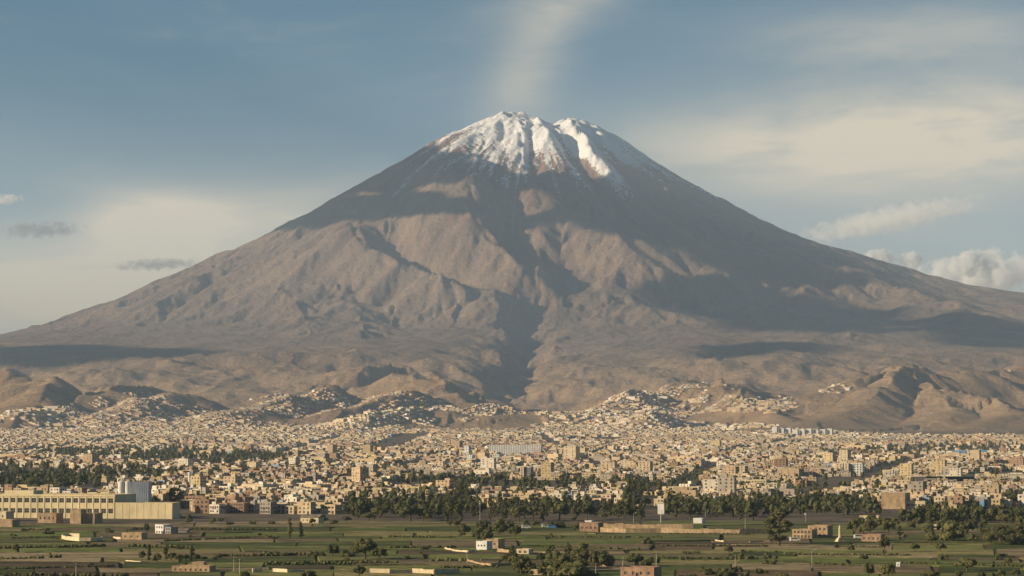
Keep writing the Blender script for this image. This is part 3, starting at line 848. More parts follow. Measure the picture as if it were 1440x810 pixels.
scatter([(1330, 822), (1460, 822), (1460, 806), (1340, 808)], 9, ['bush', 'round'], (2.0, 4.5), (0.9, 1.4), L('at the lower end of the grassy field'), 'shrubs at the end of the grassy field', 19)
scatter([(0, 730), (250, 728), (250, 724), (0, 726)], 16, ['bush', 'bush', 'round'], (2.5, 5), (0.9, 1.3), L('before the foot of the yellow factory'), 'planting before the yellow factory', 20)
scatter([(-30, 690), (70, 692), (130, 684), (130, 672), (-30, 672)], 40, ['eucalyptus', 'round'], (10, 16), (0.9, 1.3), L('in the dark wood behind the yellow factory'), 'dark wood behind the yellow factory', 21)

scatter([(880, 712), (932, 712), (926, 690), (888, 692)], 16, ['eucalyptus'], (13, 19), (0.8, 1.1), L('in the tall clump above the tree belt'), 'tall clump above the tree belt', 22, 0.35)
scatter([(590, 694), (624, 692), (620, 682), (592, 684)], 9, ['eucalyptus', 'round'], (10, 15), (0.9, 1.2), L('in the small clump among the low houses'), 'small clump among the low houses', 23, 0.4)
scatter([(642, 711), (664, 711), (656, 695), (646, 695)], 6, ['eucalyptus'], (12, 17), (0.8, 1.1), L('in the gap of the tree belt'), 'trees in the gap of the tree belt', 24, 0.4)
scatter([(1388, 712), (1450, 712), (1450, 702), (1420, 702)], 9, ['round', 'eucalyptus'], (8, 12), (0.9, 1.2), L('behind the blue billboard'), 'trees behind the blue billboard', 25, 0.4)
NEAR_BY = [((112, 760), 'the curved cream wall'), ((30, 740), 'the brown walled yard'), ((224, 748), 'the white two-storey farmhouse'), ((268, 803), 'the long low cream compound'), ((238, 785), 'the tree row'), ((415, 755), 'the poplar pair'),
           ((514, 785), 'the largest round field tree'), ((677, 770), 'the small white cube house'), ((580, 805), 'the long broken cream wall'), ((896, 812), 'the brick house'), ((960, 748), 'the long adobe wall'), ((1142, 800), 'the lone street lamp'),
           ((1225, 763), 'the small pink-brown house'), ((1360, 800), 'the wide lone tree'), ((107, 800), 'the thin power pole'), ((337, 800), 'the paired power poles'), ((775, 757), 'the parked vans'), ((1034, 792), 'the shrubs on the bank')]
scatter([(255, 739), (490, 739), (490, 732), (255, 732)], 16, ['bush', 'bush', 'round'], (2.5, 5.5), (0.9, 1.3), L('along the road past the yellow factory'), 'road planting past the factory', 26)
scatter([(700, 745), (815, 745), (815, 738), (700, 738)], 10, ['bush', 'round'], (2.5, 5.0), (0.9, 1.3), L('beside the parked vans'), 'planting beside the vans', 27)
scatter([(0, 800), (640, 800), (640, 745), (0, 745)], 18, ['bush'], (1.5, 3.0), (0.9, 1.3), L('dotted on the open terraced fields'), 'shrubs dotted on the fields', 28)
scatter([(900, 800), (1440, 800), (1440, 765), (900, 765)], 16, ['bush', 'round'], (1.8, 4.5), (0.9, 1.3), L('scattered over the grassy fields'), 'plants scattered over the grassy fields', 29)
def hedge(px0, py0, px1, py1, h, label, seed):
    """line of bushes on a terrace bank, between two points of the ground"""
    r = np.random.default_rng(seed)
    a, b = np.array(at(px0, py0)), np.array(at(px1, py1))
    n = max(3, int(np.linalg.norm(b - a) / (h * 0.62)))
    c, rad = [], []
    for i in range(n):
        t = (i + r.uniform(0.1, 0.9)) / n
        if vnoise(np.array([t * n / 14.0]), np.array([seed * 1.3]), 5)[0] < 0.22: continue
        q = (b - a) * t; rr = h * r.uniform(0.5, 0.8)
        c.append((q[0], q[1] + r.normal(0, 0.7), rr * 0.7)); rad.append(rr)
    o = link('hedge', clumps_mesh('hedge', c, rad, 12, 0.3, r, ico_=1), M_LEAF, label=label, category='hedge', group='hedges on the terrace banks')
    o.location = a
for i, (x0, y0, x1, y1, h) in enumerate([(-30, 747.5, 200, 745.5, 1.7), (-30, 760.5, 95, 757.5, 1.5), (0, 773, 150, 769, 1.8), (70, 786.5, 215, 783, 2.2), (-30, 789, 75, 787, 1.7), (-30, 804, 160, 798.5, 1.5),
     (255, 745.5, 390, 746.5, 1.7), (230, 762, 360, 757, 1.4), (180, 769, 270, 772, 1.7), (300, 784, 400, 783, 1.8), (372, 757.5, 392, 757, 2.0), (370, 783, 455, 782, 2.3), (545, 771.5, 640, 771.5, 1.6), (375, 795.5, 560, 793.5, 1.8),
     (560, 791, 660, 791, 2.2), (500, 756, 640, 757, 1.5), (770, 757.5, 930, 758, 1.6), (760, 771, 900, 775, 1.5), (930, 769, 1080, 769.5, 1.3), (930, 787, 1080, 788, 1.5), (940, 752.8, 1060, 752.8, 1.3), (1095, 781, 1280, 782, 1.3), (1100, 793, 1210, 797, 1.2),
     (1260, 793, 1440, 798, 1.2), (1180, 770, 1240, 771, 1.3), (-20, 810, 180, 812, 1.6), (560, 800, 700, 799, 1.4), (960, 779, 1100, 778, 1.2)]):
    hedge(x0, y0, x1, y1, h, 'dark %s hedge along the terrace bank near %s' % ('tall' if h > 1.95 else 'low' if h < 1.45 else 'leafy', min(NEAR_BY, key=lambda q: (q[0][0] - (x0 + x1) / 2) ** 2 + 9 * (q[0][1] - (y0 + y1) / 2) ** 2)[1]), 400 + i)

# ------------------------------------------------------------------ single buildings of the photograph
def site(px, py):
    x, y, z = at(px, py); return x, y, z, y / F
def rows_of(n, w, margin, ww): 
    step = (w - 2 * margin) / n
    return [(margin + step * (i + 0.5) - ww / 2, margin + step * (i + 0.5) + ww / 2) for i in range(n)]
PANE_CACHE = {}
def pane_mesh(w, h):
    k = (round(w, 2), round(h, 2))
    if k not in PANE_CACHE:
        m = MB(); m.face([(0, 0, 0), (w, 0, 0), (w, 0, h), (0, 0, h)], 0)
        t = min(0.09, w * 0.05)
        m.box(w / 2 - t, w / 2 + t, -0.06, -0.01, 0, h, 1); m.box(0, w / 2 - t, -0.055, -0.012, h * 0.5 - t, h * 0.5 + t, 1); m.box(w / 2 + t, w, -0.055, -0.012, h * 0.5 - t, h * 0.5 + t, 1)
        PANE_CACHE[k] = m.mesh('window')
        PANE_CACHE[k].materials.append(M_GLASS); PANE_CACHE[k].materials.append(M_GREY)
    return PANE_CACHE[k]
def building(name, px, py, wpx, hpx, depth, rot, mat, label, cat='house', floors=0, bays=0, win=(1.4, 1.3), side_bays=0, roof='flat', group=None, mat2=None, door=False, sill0=0.0, hm=None, wm=None, loc=None):
    """building with its foot at a photo pixel: width and height taken from its outline there; windows are parts of their own"""
    x, y, z, m = site(px, py)
    if loc: x, y, z = loc
    rz = math.radians(rot)
    w = wm or wpx * m / max(0.35, math.cos(rz)); h = hm or hpx * m
    o = empty(name, (x, y, z), rz, label=label, category=cat)
    if group: o['group'] = group
    holes = []; sholes = []
    fh = h / max(1, floors)
    for k in range(floors):
        zz = k * fh + max(0.7, (fh - win[1]) * 0.55) + (sill0 if k == 0 else 0)
        if bays: holes += [(a, b, zz, min(zz + win[1], h - 0.3)) for a, b in rows_of(bays, w, 0.4, min(win[0], (w - 0.8) / bays * 0.8))]
        if side_bays: sholes += [(a, b, zz, min(zz + win[1], h - 0.3)) for a, b in rows_of(side_bays, depth, 0.4, min(win[0], (depth - 0.8) / side_bays * 0.8))]
    if door: 
        dx = w * 0.5 - 0.5
        if not any(a < dx + 1 and b > dx and c < 2.2 for a, b, c, d in holes): holes.append((dx, dx + 1.0, 0.05, 2.1))
    g = MB(); hw = w / 2
    g.wall((-hw, 0), (1, 0), w, h, holes, z0=-2.0)
    g.wall((hw, 0), (0, 1), depth, h, sholes, z0=-2.0)
    g.wall((hw, depth), (-1, 0), w, h, [], z0=-2.0)
    g.wall((-hw, depth), (0, -1), depth, h, [(depth - b, depth - a, c, d) for a, b, c, d in sholes], z0=-2.0)
    g.build('wall', mat, o)
    rf = MB(); t = 0.3
    if roof == 'flat':                                      # slab behind a low parapet
        rf.box(-hw + 0.2, hw - 0.2, 0.2, depth - 0.2, h - 0.5, h - 0.35, 0)
        for a, b, c, d in [(-hw - 0.05, hw + 0.05, -0.05, t), (-hw - 0.05, hw + 0.05, depth - t, depth + 0.05), (-hw - 0.05, -hw + t, t, depth - t), (hw - t, hw + 0.05, t, depth - t)]:
            rf.box(a, b, c, d, h + 0.003, h + 0.35, 1)
        rf.build('roof', [M_ROOF, mat], o)
    else:
        e, pk = 0.5, h + min(depth, w) * 0.22
        if roof == 'gable':
            A, B = (-hw - e, -e, h - 0.1), (hw + e, -e, h - 0.1); C, D = (hw + e, depth / 2, pk), (-hw - e, depth / 2, pk); E, G = (-hw - e, depth + e, h - 0.1), (hw + e, depth + e, h - 0.1)
            rf.face([A, B, C, D]); rf.face([D, C, G, E]); rf.face([A, D, E]); rf.face([B, G, C]); rf.face([A, E, G, B])
        else:                                               # vault of sheet metal
            n = 8; Z = [h + (pk - h) * math.sin(math.pi * i / n) for i in range(n + 1)]; Yv = [-e + (depth + 2 * e) * i / n for i in range(n + 1)]
            for i in range(n): rf.face([(-hw - e, Yv[i], Z[i]), (hw + e, Yv[i], Z[i]), (hw + e, Yv[i + 1], Z[i + 1]), (-hw - e, Yv[i + 1], Z[i + 1])])
            rf.face([(-hw - e, Yv[i], Z[i]) for i in range(n, -1, -1)]); rf.face([(hw + e, Yv[i], Z[i]) for i in range(n + 1)])
        rf.build('roof', mat2 or M_ROOF, o)
    for a, b, c, d in holes:
        if door and c < 0.1:
            q = MB(); q.box(0, b - a, 0, 0.06, 0, d - c, 0); p = q.build('door', M_DARK, o); p.location = (-hw + a, 0.18, c); continue
        p = link('window', pane_mesh(b - a, d - c), (), o); p.location = (-hw + a, 0.22, c)
    for a, b, c, d in sholes:
        p = link('window', pane_mesh(b - a, d - c), (), o); p.location = (hw - 0.22, a, c); p.rotation_euler = (0, 0, math.pi / 2)
        p = link('window', pane_mesh(b - a, d - c), (), o); p.location = (-hw + 0.22, b, c); p.rotation_euler = (0, 0, -math.pi / 2)
    return o, w, h, m

def block_part(parent, name, x0, x1, y0, y1, z0, z1, mat):
    b = MB(); b.box(x0, x1, y0, y1, z0, z1); return b.build(name, mat, parent)

BUILT = []                                                 # ground circles the scattered houses keep clear of
def keep(o, r): BUILT.append((o.location.x, o.location.y, r))

# yellow factory: long hall with two bands of windows and a blank hall joined to it
o, w, h, m = building('factory', 62, 728.5, 206, 32.5, 34, -14, M_YELLOW, 'long yellow factory hall with two bands of dark square windows', 'factory', 2, 20, (3.1, 2.75), 0, sill0=0.8)
keep(o, 70)
pent = block_part(o, 'penthouse', -w / 2 + 44 * m, -w / 2 + 88 * m, 1.5, 16, h - 0.3, h + 2.6, M_YELLOW)
block_part(o, 'cornice', -w / 2 - 0.2, w / 2 + 0.2, -0.35, -0.06, h - 0.9, h - 0.4, M_YELLOW)
for i in range(21):
    xx = -w / 2 + 0.4 + (w - 0.8) / 20 * i; block_part(o, 'pilaster', xx - 0.22, xx + 0.22, -0.22, -0.003, -1.0, h - 0.92, M_YELLOW)
_f = o; _c, _s = math.cos(math.radians(-14)), math.sin(math.radians(-14)); _d = w / 2 + 19.0
o, w, h, m = building('factory_hall', 204, 727, 86, 21, 13, -14, M_YELLOW, 'blank yellow hall with vertical wall joints beside the windowed factory', 'factory', wm=37.5, hm=9.6, loc=(_f.location.x + _c * _d, _f.location.y + _s * _d, _f.location.z)); keep(o, 34)
for i in range(1, 8): block_part(o, 'wall_joint', -w / 2 + w * i / 8 - 0.09, -w / 2 + w * i / 8 + 0.09, -0.1, -0.003, 0, h - 0.3, M_CREAM)
for i in range(6): block_part(o, 'roof_light', -w / 2 + 2 + i * w / 6.4, -w / 2 + 4 + i * w / 6.4, 3, 10, h - 0.34, h + 0.25, M_GREY)
# silos behind the hall
x, y, z, m = site(180, 716)
for i, px in enumerate((170.5, 179.5)):
    x, y, z, m = site(px, 716)
    s = empty('silo', (x, y, z), 0, label='white round grain silo behind the factory, ' + ('apart from the steel bins' if i == 0 else 'against the steel bins'), category='silo')
    r = 4.6 * m; hh = 38 * m
    b = MB(); b.tube((0, 0, -1), (0, 0, hh), r, r, 20, 0, False); b.build('shell', M_WHITE, s)
    b = MB(); b.tube((0, 0, hh), (0, 0, hh + 0.9), r + 0.12, r * 0.35, 20, 0); rf = b.build('roof', M_WHITE, s)
    b = MB(); b.box(-1.2, 1.2, -1.0, 1.0, hh + 0.6, hh + 1.9); b.build('head_house', M_CREAM, rf)
    b = MB()
    for k in range(14): b.box(-0.25, 0.25, -r - 0.14, -r - 0.08, 0.5 + k * hh / 14, 0.62 + k * hh / 14)
    b.build('ladder', M_GREY, s); keep(s, 9)
x, y, z, m = site(196.5, 716.5)
s = empty('storage_tower', (x, y, z), math.radians(-6), label='plain blue-grey sheet-metal storage tower against the white silos', category='tower')
hh = 38.5 * m; w = 12 * m
b = MB(); b.box(-w, w, 0, 9, -1, hh); b.build('shell', M_STEEL, s)
for i in range(9): block_part(s, 'rib', -w + i * w / 4.0 - 0.08, -w + i * w / 4.0 + 0.08, -0.14, -0.003, 0, hh - 0.3, M_STEEL)
block_part(s, 'roof', -w - 0.15, w + 0.15, -0.25, 9.15, hh + 0.003, hh + 0.35, M_GREY); keep(s, 12)
x, y, z, m = site(266.5, 690)
s = empty('water_tower', (x, y, z), 0, label='slim white water tower above the flat roofs', category='tower')
b = MB(); b.tube((0, 0, -1), (0, 0, 26 * m * 0.86), 2.2 * m, 2.0 * m, 14); b.build('shaft', M_WHITE, s)
b = MB(); b.tube((0, 0, 26 * m * 0.86), (0, 0, 26 * m), 2.55 * m, 2.55 * m, 14); b.build('tank', M_WHITE, s); keep(s, 8)

# farm buildings and compounds in and around the fields
def B(*a, r=9, **k):
    q = building(*a, **k); keep(q[0], r); return q
B('house', 224, 751.5, 13, 13, 6, -38, M_WHITE, 'white two-storey farmhouse with dark windows, two wings, in the fields', floors=2, bays=3, win=(1.0, 1.1), door=True)
B('house', 236, 752, 9, 10, 6, -30, M_GREY, 'two-storey wing of the white farmhouse, its shade painted grey', floors=2, bays=2, win=(0.9, 1.0))  # shaded wing of the white farmhouse, its shade put into the grey
B('house', 185, 759.5, 29, 9.5, 7, -16, M_ADOBE, 'low cream adobe farmhouse at the end of the curved wall', floors=1, bays=3, win=(0.9, 0.9), door=True)
B('shed', 250, 750, 26, 4, 5, -10, M_GREY, 'long low grey shed beside the white farmhouse', 'shed', roof='gable')
B('house', 116, 736.2, 35, 13.5, 12, -14, M_ADOBE, 'blank brown adobe block with a stepped outline before the factory', floors=0)
B('house', 106, 736.4, 16, 19, 8, -14, M_ADOBE, 'taller blank brown adobe block joined to the stepped one', floors=0)
B('house', 66, 735.5, 27, 13, 10, -14, M_ADOBE, 'pale brown farmhouse with slatted yard fence before the factory', floors=1, bays=4, win=(0.9, 1.6))
B('house', 3, 741.5, 30, 10, 9, -16, M_ADOBE, 'brown walled yard building at the far end of the fields', floors=0)
B('house', 0, 733, 18, 13, 9, -20, M_CREAM, 'cream house with a dark doorway beside the walled yard', floors=1, bays=2, win=(1.0, 1.6))
B('house', 141, 728.5, 20, 8, 8, -18, M_WHITE, 'white low house with four dark openings before the factory', floors=1, bays=4, win=(1.1, 1.3))
B('house', 183, 729, 27, 11, 9, -18, M_WHITE, 'white two-storey house with rows of openings before the blank hall', floors=2, bays=5, win=(1.1, 1.0))
B('house', 435, 736.5, 26, 9, 8, -20, M_CREAM, 'small cream house alone at the edge of the green field', floors=1, bays=4, win=(0.8, 0.9), roof='gable')
B('house', 677, 773.5, 15, 11.5, 6, -24, M_WHITE, 'small white cube house with three square windows in the fields', floors=1, bays=3, win=(0.75, 0.8), door=False)
B('house', 692, 772, 17, 13, 7, -24, M_ADOBE, 'brown adobe house behind the small white cube house', floors=1, bays=2, win=(0.8, 1.0))
B('house', 896, 814, 46, 15, 9, -20, M_BRICK, 'unplastered brick house with a flat roof beside the round tree', floors=1, bays=4, win=(0.9, 1.0), door=True)
B('house', 848, 798, 9, 15, 5, -28, M_ADOBE, 'narrow cream adobe ruin standing in the grove', floors=1, bays=1, win=(0.8, 1.0))
B('house', 802, 801, 16, 14, 6, -30, M_CREAM, 'cream house half hidden in the grove', floors=1, bays=2, win=(0.8, 1.0))
B('shed', 735, 780, 17, 7, 6, -20, M_CREAM, 'cream shed with a flat roof at the rim of the grove', 'shed', floors=1, bays=2, win=(1.2, 1.0))
B('house', 758, 810, 26, 8, 8, -24, M_ADOBE, 'low adobe house at the foot of the grove', floors=1, bays=3, win=(0.8, 0.9))
B('house', 268, 806, 54, 9, 7, -12, M_ADOBE, 'long low cream compound with a small upper room below the tree row', floors=1, bays=7, win=(0.7, 0.8))
B('house', 278, 803.5, 17, 12, 4, -12, M_ADOBE, 'small upper room of cream adobe on the compound below the tree row', floors=1, bays=2, win=(0.7, 0.7))
B('house', 828, 749, 26, 13, 10, -18, M_BRICK, 'reddish house with a white roof hut at the end of the adobe wall', floors=1, bays=4, win=(1.0, 1.1))
B('house', 827, 742, 9, 9, 5, -18, M_WHITE, 'little white hut on the roof line behind the reddish house', floors=0)
B('shed', 981, 737.5, 12, 8, 6, -18, M_WHITE, 'white box shed standing on the adobe wall line', 'shed', floors=0)
B('house', 1128, 758.5, 26, 13, 10, -22, M_ADOBE, 'long arcaded cream house with dark doors at the field edge', floors=2, bays=5, win=(1.1, 1.3))
B('house', 1150, 757, 26, 17, 10, -22, M_ADOBE, 'taller cream adobe house joined to the arcaded house', floors=2, bays=4, win=(1.0, 1.2))
B('house', 1225, 763, 26, 10.5, 8, -22, M_BRICK, 'small pink-brown house beside the slender tree', floors=1, bays=4, win=(0.9, 1.0))
B('house', 1222, 733, 26, 7, 8, -18, M_CREAM, 'cream house behind the trees near the monument', floors=1, bays=4, win=(0.9, 1.0))
B('house', 1318, 745, 30, 6, 8, -16, M_CREAM, 'low cream house inside the wood below the blue billboard', floors=1, bays=5, win=(0.8, 0.9))
B('house', 1372, 735, 12, 8, 6, -16, M_CREAM, 'little cream house at the foot of the blue billboard', floors=1, bays=2, win=(0.8, 0.9))
B('shed', 1263, 798, 5, 6, 3, -20, M_WHITE, 'tiny white hut in the field beside the upright tree pair', 'shed', floors=1, bays=1, win=(0.5, 0.6))
B('shed', 368, 717.5, 15, 11, 9, -18, M_WHITE, 'white blank shed among the houses right of the brick block', 'shed', roof='vault', mat2=M_WHITE, r=12)
B('apartment_block', 272, 713, 26, 15, 12, -16, M_BRICK, 'brown brick block with a flat roof behind the field edge', 'building', 2, 5, (1.2, 1.3), r=14)
B('apartment_block', 300, 713, 24, 17, 12, -16, M_CREAM, 'cream block with tall pillars of dark windows behind the field edge', 'building', 3, 6, (1.6, 2.0), r=14)
B('apartment_block', 331, 712, 26, 16, 12, -16, M_CREAM, 'long cream block with three rows of windows near the white shed', 'building', 3, 7, (1.2, 1.3), r=14)
B('house', 333, 722, 21, 14, 9, -20, M_BRICK, 'unplastered block with white window surrounds below the cream blocks', floors=3, bays=5, win=(1.2, 1.2), r=11)
B('warehouse', 1256, 716, 32, 22, 22, -18, M_ADOBE, 'tall blank pale brown warehouse wall near the white-roofed hall', 'warehouse', r=22)
B('warehouse', 1290, 705, 40, 8, 20, -14, M_GREY, 'grey hall with a long white vaulted roof', 'warehouse', roof='vault', mat2=M_WHITE, r=24)
B('warehouse', 1283, 716, 34, 11, 14, -14, M_YELLOW, 'yellow low warehouse with small windows before the white-roofed hall', 'warehouse', 1, 7, (1.5, 1.2), r=18)
B('warehouse', 1337, 684, 72, 13, 30, 20, M_DARK, 'dark grandstand-like hall in shade among the houses', 'hall', 1, 8, (2.5, 1.6), r=34)
B('warehouse', 1288, 682, 26, 12, 20, -25, M_YELLOW, 'yellow stand with stepped bands beside the dark hall', 'hall', 3, 6, (1.8, 0.8), r=18)
for i, px in enumerate((1388, 1400, 1412)):
    B('tent_hall', px, 686, 12, 6.5, 14, -15, M_WHITE, 'white peaked tent hall of the row of three beside the dark hall', 'hall', roof='gable', mat2=M_WHITE, group='white tent halls', r=10)
B('warehouse', 1348, 643, 18, 5.5, 26, -15, M_BLUE, 'far pale blue warehouse, larger of the two', 'warehouse', roof='vault', mat2=M_BLUE, r=30)
B('warehouse', 1377, 642, 17, 5.5, 26, -15, M_BLUE, 'far pale blue warehouse, smaller of the two', 'warehouse', roof='gable', mat2=M_BLUE, r=30)
# blocks and towers of the city
B('hospital', 724, 640, 73, 14, 24, -8, M_WHITE, 'long white ribbed slab block, widest building of the city centre', 'building', 5, 22, (1.7, 1.5), r=55)
B('apartment_block', 697, 651, 10, 12, 12, -14, M_WHITE, 'white stepped block at the end of the ribbed slab', 'building', 4, 3, (1.4, 1.3), r=14)
B('apartment_block', 711, 653, 16, 10, 12, -14, M_CREAM, 'low cream block below the ribbed slab', 'building', 3, 5, (1.4, 1.2), r=14)
B('apartment_block', 660, 652, 8, 12, 12, -20, M_WHITE, 'white cube block near the ribbed slab', 'building', 4, 2, (1.4, 1.3), r=12)
B('apartment_block', 801, 653, 17, 25, 16, -24, M_CREAM, 'tall pale cream tower block standing alone in the city centre', 'tower', 7, 2, (1.6, 1.4), r=20)
B('apartment_block', 734, 677, 5, 20, 10, -20, M_CREAM, 'slim cream tower beside the brown twin tower', 'tower', 6, 1, (1.5, 1.4), r=12)
B('apartment_block', 742, 677, 8, 19, 12, -16, M_GREY, 'slim grey-brown tower with window columns in the city', 'tower', 6, 3, (1.2, 1.4), r=12)
B('apartment_block', 1186, 650, 11, 17, 16, -28, M_CREAM, 'cream tower block beside the blue-banded building', 'tower', 6, 2, (1.6, 1.4), r=18)
B('apartment_block', 1190, 669, 6, 17, 10, -22, M_CREAM, 'slim cream tower left by the blue and white block', 'tower', 6, 1, (1.5, 1.4), r=12)
B('apartment_block', 1204, 669, 17, 17, 12, -18, M_WHITE, 'white block with a blue facade stripe in the city', 'tower', 5, 4, (1.8, 1.6), r=16)
B('apartment_block', 1180, 668, 10, 16, 12, -22, M_CREAM, 'cream block joined to the slim cream tower', 'tower', 5, 2, (1.6, 1.4), r=12)
B('apartment_block', 656, 641, 6, 14, 12, -22, M_WHITE, 'white narrow block close by the ribbed slab block', 'tower', 4, 1, (1.6, 1.5), r=16)
B('apartment_block', 617, 664, 12, 15, 14, -22, M_CREAM, 'broad cream block among low houses', 'tower', 5, 2, (1.6, 1.5), r=16)
B('apartment_block', 1086, 697, 13, 17, 12, -20, M_YELLOW, 'yellow-cream apartment block with balcony rows behind the trees', 'tower', 5, 3, (1.6, 1.3), r=14)
B('apartment_block', 1100, 696, 11, 15, 12, -24, M_CREAM, 'cream apartment block beside the yellow-cream one', 'tower', 4, 2, (1.4, 1.3), r=14)
B('school', 960, 698, 44, 13, 16, -18, M_CREAM, 'long cream terraced building with three window rows', 'building', 3, 11, (1.4, 1.2), r=26)
B('school', 1052, 690, 50, 15, 18, -16, M_YELLOW, 'long yellow-cream building with a flat roof above the trees', 'building', 3, 12, (1.5, 1.2), r=28)
B('school', 820, 711, 24, 14, 12, -20, M_YELLOW, 'yellow school-like block rising out of the tree belt', 'building', 3, 6, (1.3, 1.2), r=16)
B('school', 1405, 703, 20, 10, 12, -16, M_CREAM, 'cream row building behind the blue billboard', 'building', 2, 7, (1.2, 1.1), r=14)
for i in range(9):
    B('apartment_block', 1089 + i * 9.7, 612.5 - (0 if i > 2 else 1), 6.5, 8 + (3.5 if i == 0 else 0) + (i * 7 % 3) * 0.8, 14, -24, M_WHITE, 'far white apartment block, largest at the end of the row below the bare hill' if i == 0 else 'far white apartment block in the row below the bare hill', 'building', 3, 2, (2.0, 1.4), r=14, group='white apartment row below the bare hill')

# walls
def wall_line(label, pix, h, mat, t=0.4, name='wall'):
    pts = [Vector(at(*p)) for p in pix]; c = pts[0].copy()
    o = empty(name, c, 0, label=label, category='wall')
    for i in range(len(pts) - 1):
        a, b2 = pts[i] - c, pts[i + 1] - c; d = (b2 - a); Ln = d.length; a3 = math.atan2(d.y, d.x)
        m = MB(); n = max(1, int(Ln / 4.0))
        for k in range(n):
            dh = random.Random(i * 31 + k).uniform(-0.12, 0.12) * h
            m.box(k * Ln / n, (k + 1) * Ln / n, -t / 2 + (k % 2) * 0.02, t / 2, -0.5, h + dh)
        p = m.build('wall_section', mat, o); p.location = a; p.rotation_euler = (0, 0, a3)
    return o
wall_line('curved low cream wall enclosing a yard in the left fields', [(112, 757.5), (98, 757), (88.5, 757.5), (87, 759.5), (95, 761.5), (112, 763), (128, 763), (143, 762)], 2.3, M_CREAM)
wall_line('cream yard wall between the curved wall and the adobe farmhouse', [(143, 758.5), (158, 758), (170, 759)], 1.4, M_CREAM)
wall_line('long broken cream wall at the lower end of the fields', [(520, 808), (548, 808.5), (580, 808), (610, 809), (646, 807.5)], 2.0, M_CREAM)
wall_line('short cream wall beside the dark foreground trees', [(384, 806), (404, 807), (428, 806)], 1.6, M_CREAM)
wall_line('small stub of cream wall by the lower field edge', [(355, 807), (368, 806)], 1.8, M_CREAM)
wall_line('white garden wall running to the small white cube house', [(626, 773), (640, 776), (658, 777.5), (668, 777)], 1.0, M_CREAM)
wall_line('adobe wall beside the brown house in the fields', [(700, 777), (716, 778), (722, 776)], 1.6, M_ADOBE)
wall_line('bent low adobe wall around a bare plot in the fields', [(657, 791), (672, 795), (690, 797.5), (720, 796)], 1.3, M_ADOBE)
wall_line('adobe wall beyond the bent one around the bare plot', [(676, 790), (700, 789), (716, 788.5)], 0.9, M_ADOBE)
wall_line('long adobe wall at the far edge of the fields', [(840, 749), (880, 750), (930, 750), (985, 751), (1040, 751.5), (1095, 751)], 2.6, M_ADOBE)
wall_line('higher brown wall set behind the long adobe wall', [(842, 743), (900, 743.5), (960, 744), (975, 744)], 2.6, M_ADOBE)
wall_line('pale retaining wall along the road', [(680, 737.5), (740, 737), (765, 736)], 1.0, M_CREAM)
wall_line('pale stone wall fragment in the green strip', [(1006, 762), (1018, 763.5)], 1.0, M_CREAM)
wall_line('low stone wall beside the pale stump-like pillar', [(1054, 764), (1072, 763), (1085, 763)], 0.9, M_ADOBE)
wall_line('low wall of the field track near the slender tree', [(1335, 742), (1350, 743), (1358, 744)], 1.6, M_ADOBE)
wall_line('little wall under the tree row', [(177, 791), (198, 792)], 0.9, M_CREAM)

# billboards, monument, poles
def billboard(px, base, top, wpx, ppx, mat, label, mat2=None):
    x, y, z, m = site(px, base); o = empty('billboard', (x, y, z), math.radians(-18), label=label, category='billboard')
    hh = (base - top) * m; w = wpx * m / 2; ph = ppx * m
    b = MB(); b.tube((0, 0.2, -1), (0, 0.2, hh - ph * 0.5), 0.42, 0.36, 10); b.build('pole', M_POLE, o)
    b = MB(); b.box(-w, w, -0.25, 0.16, hh - ph, hh); pn = b.build('panel', mat, o)
    if mat2: b = MB(); b.box(-w + 0.15, w - 0.15, -0.30, -0.253, hh - ph * 0.45, hh - 0.2); b.build('poster', mat2, pn)
    b = MB(); b.box(-w - 0.1, w + 0.1, -0.3, 0.2, hh - ph - 0.16, hh - ph - 0.003); b.build('frame', M_GREY, pn); keep(o, 5)
billboard(929.5, 736.5, 709, 9.2, 14, M_WHITE, 'blank white upright billboard on a single pale pole')
billboard(1381, 723, 700, 6.4, 12, M_BLUE, 'upright blue billboard with a pale top on a single pole', M_STEEL)
def monument():
    x, y, z, m = site(1181, 763); o = empty('monument', (x, y, z), 0.3, label='pale stone monument, slim shaft on a stepped base at the field edge', category='monument')
    for i, (w, z0, z1) in enumerate([(4.2, -0.5, 0.6), (3.2, 0.6, 1.3), (2.3, 1.3, 2.2)]): block_part(o, 'step', -w / 2, w / 2, -w / 2, w / 2, z0 + 0.002 * i, z1, M_CREAM)
    b = MB(); b.tube((0, 0, 2.2), (0, 0, 6.3), 0.75, 0.5, 8); b.build('shaft', M_CREAM, o)
    b = MB(); b.tube((0, 0, 6.3), (0, 0, 6.6), 0.75, 0.75, 8); b.tube((0, 0, 6.6), (0, 0, 8.2), 0.55, 0.2, 8); b.build('finial', M_CREAM, o)
monument()
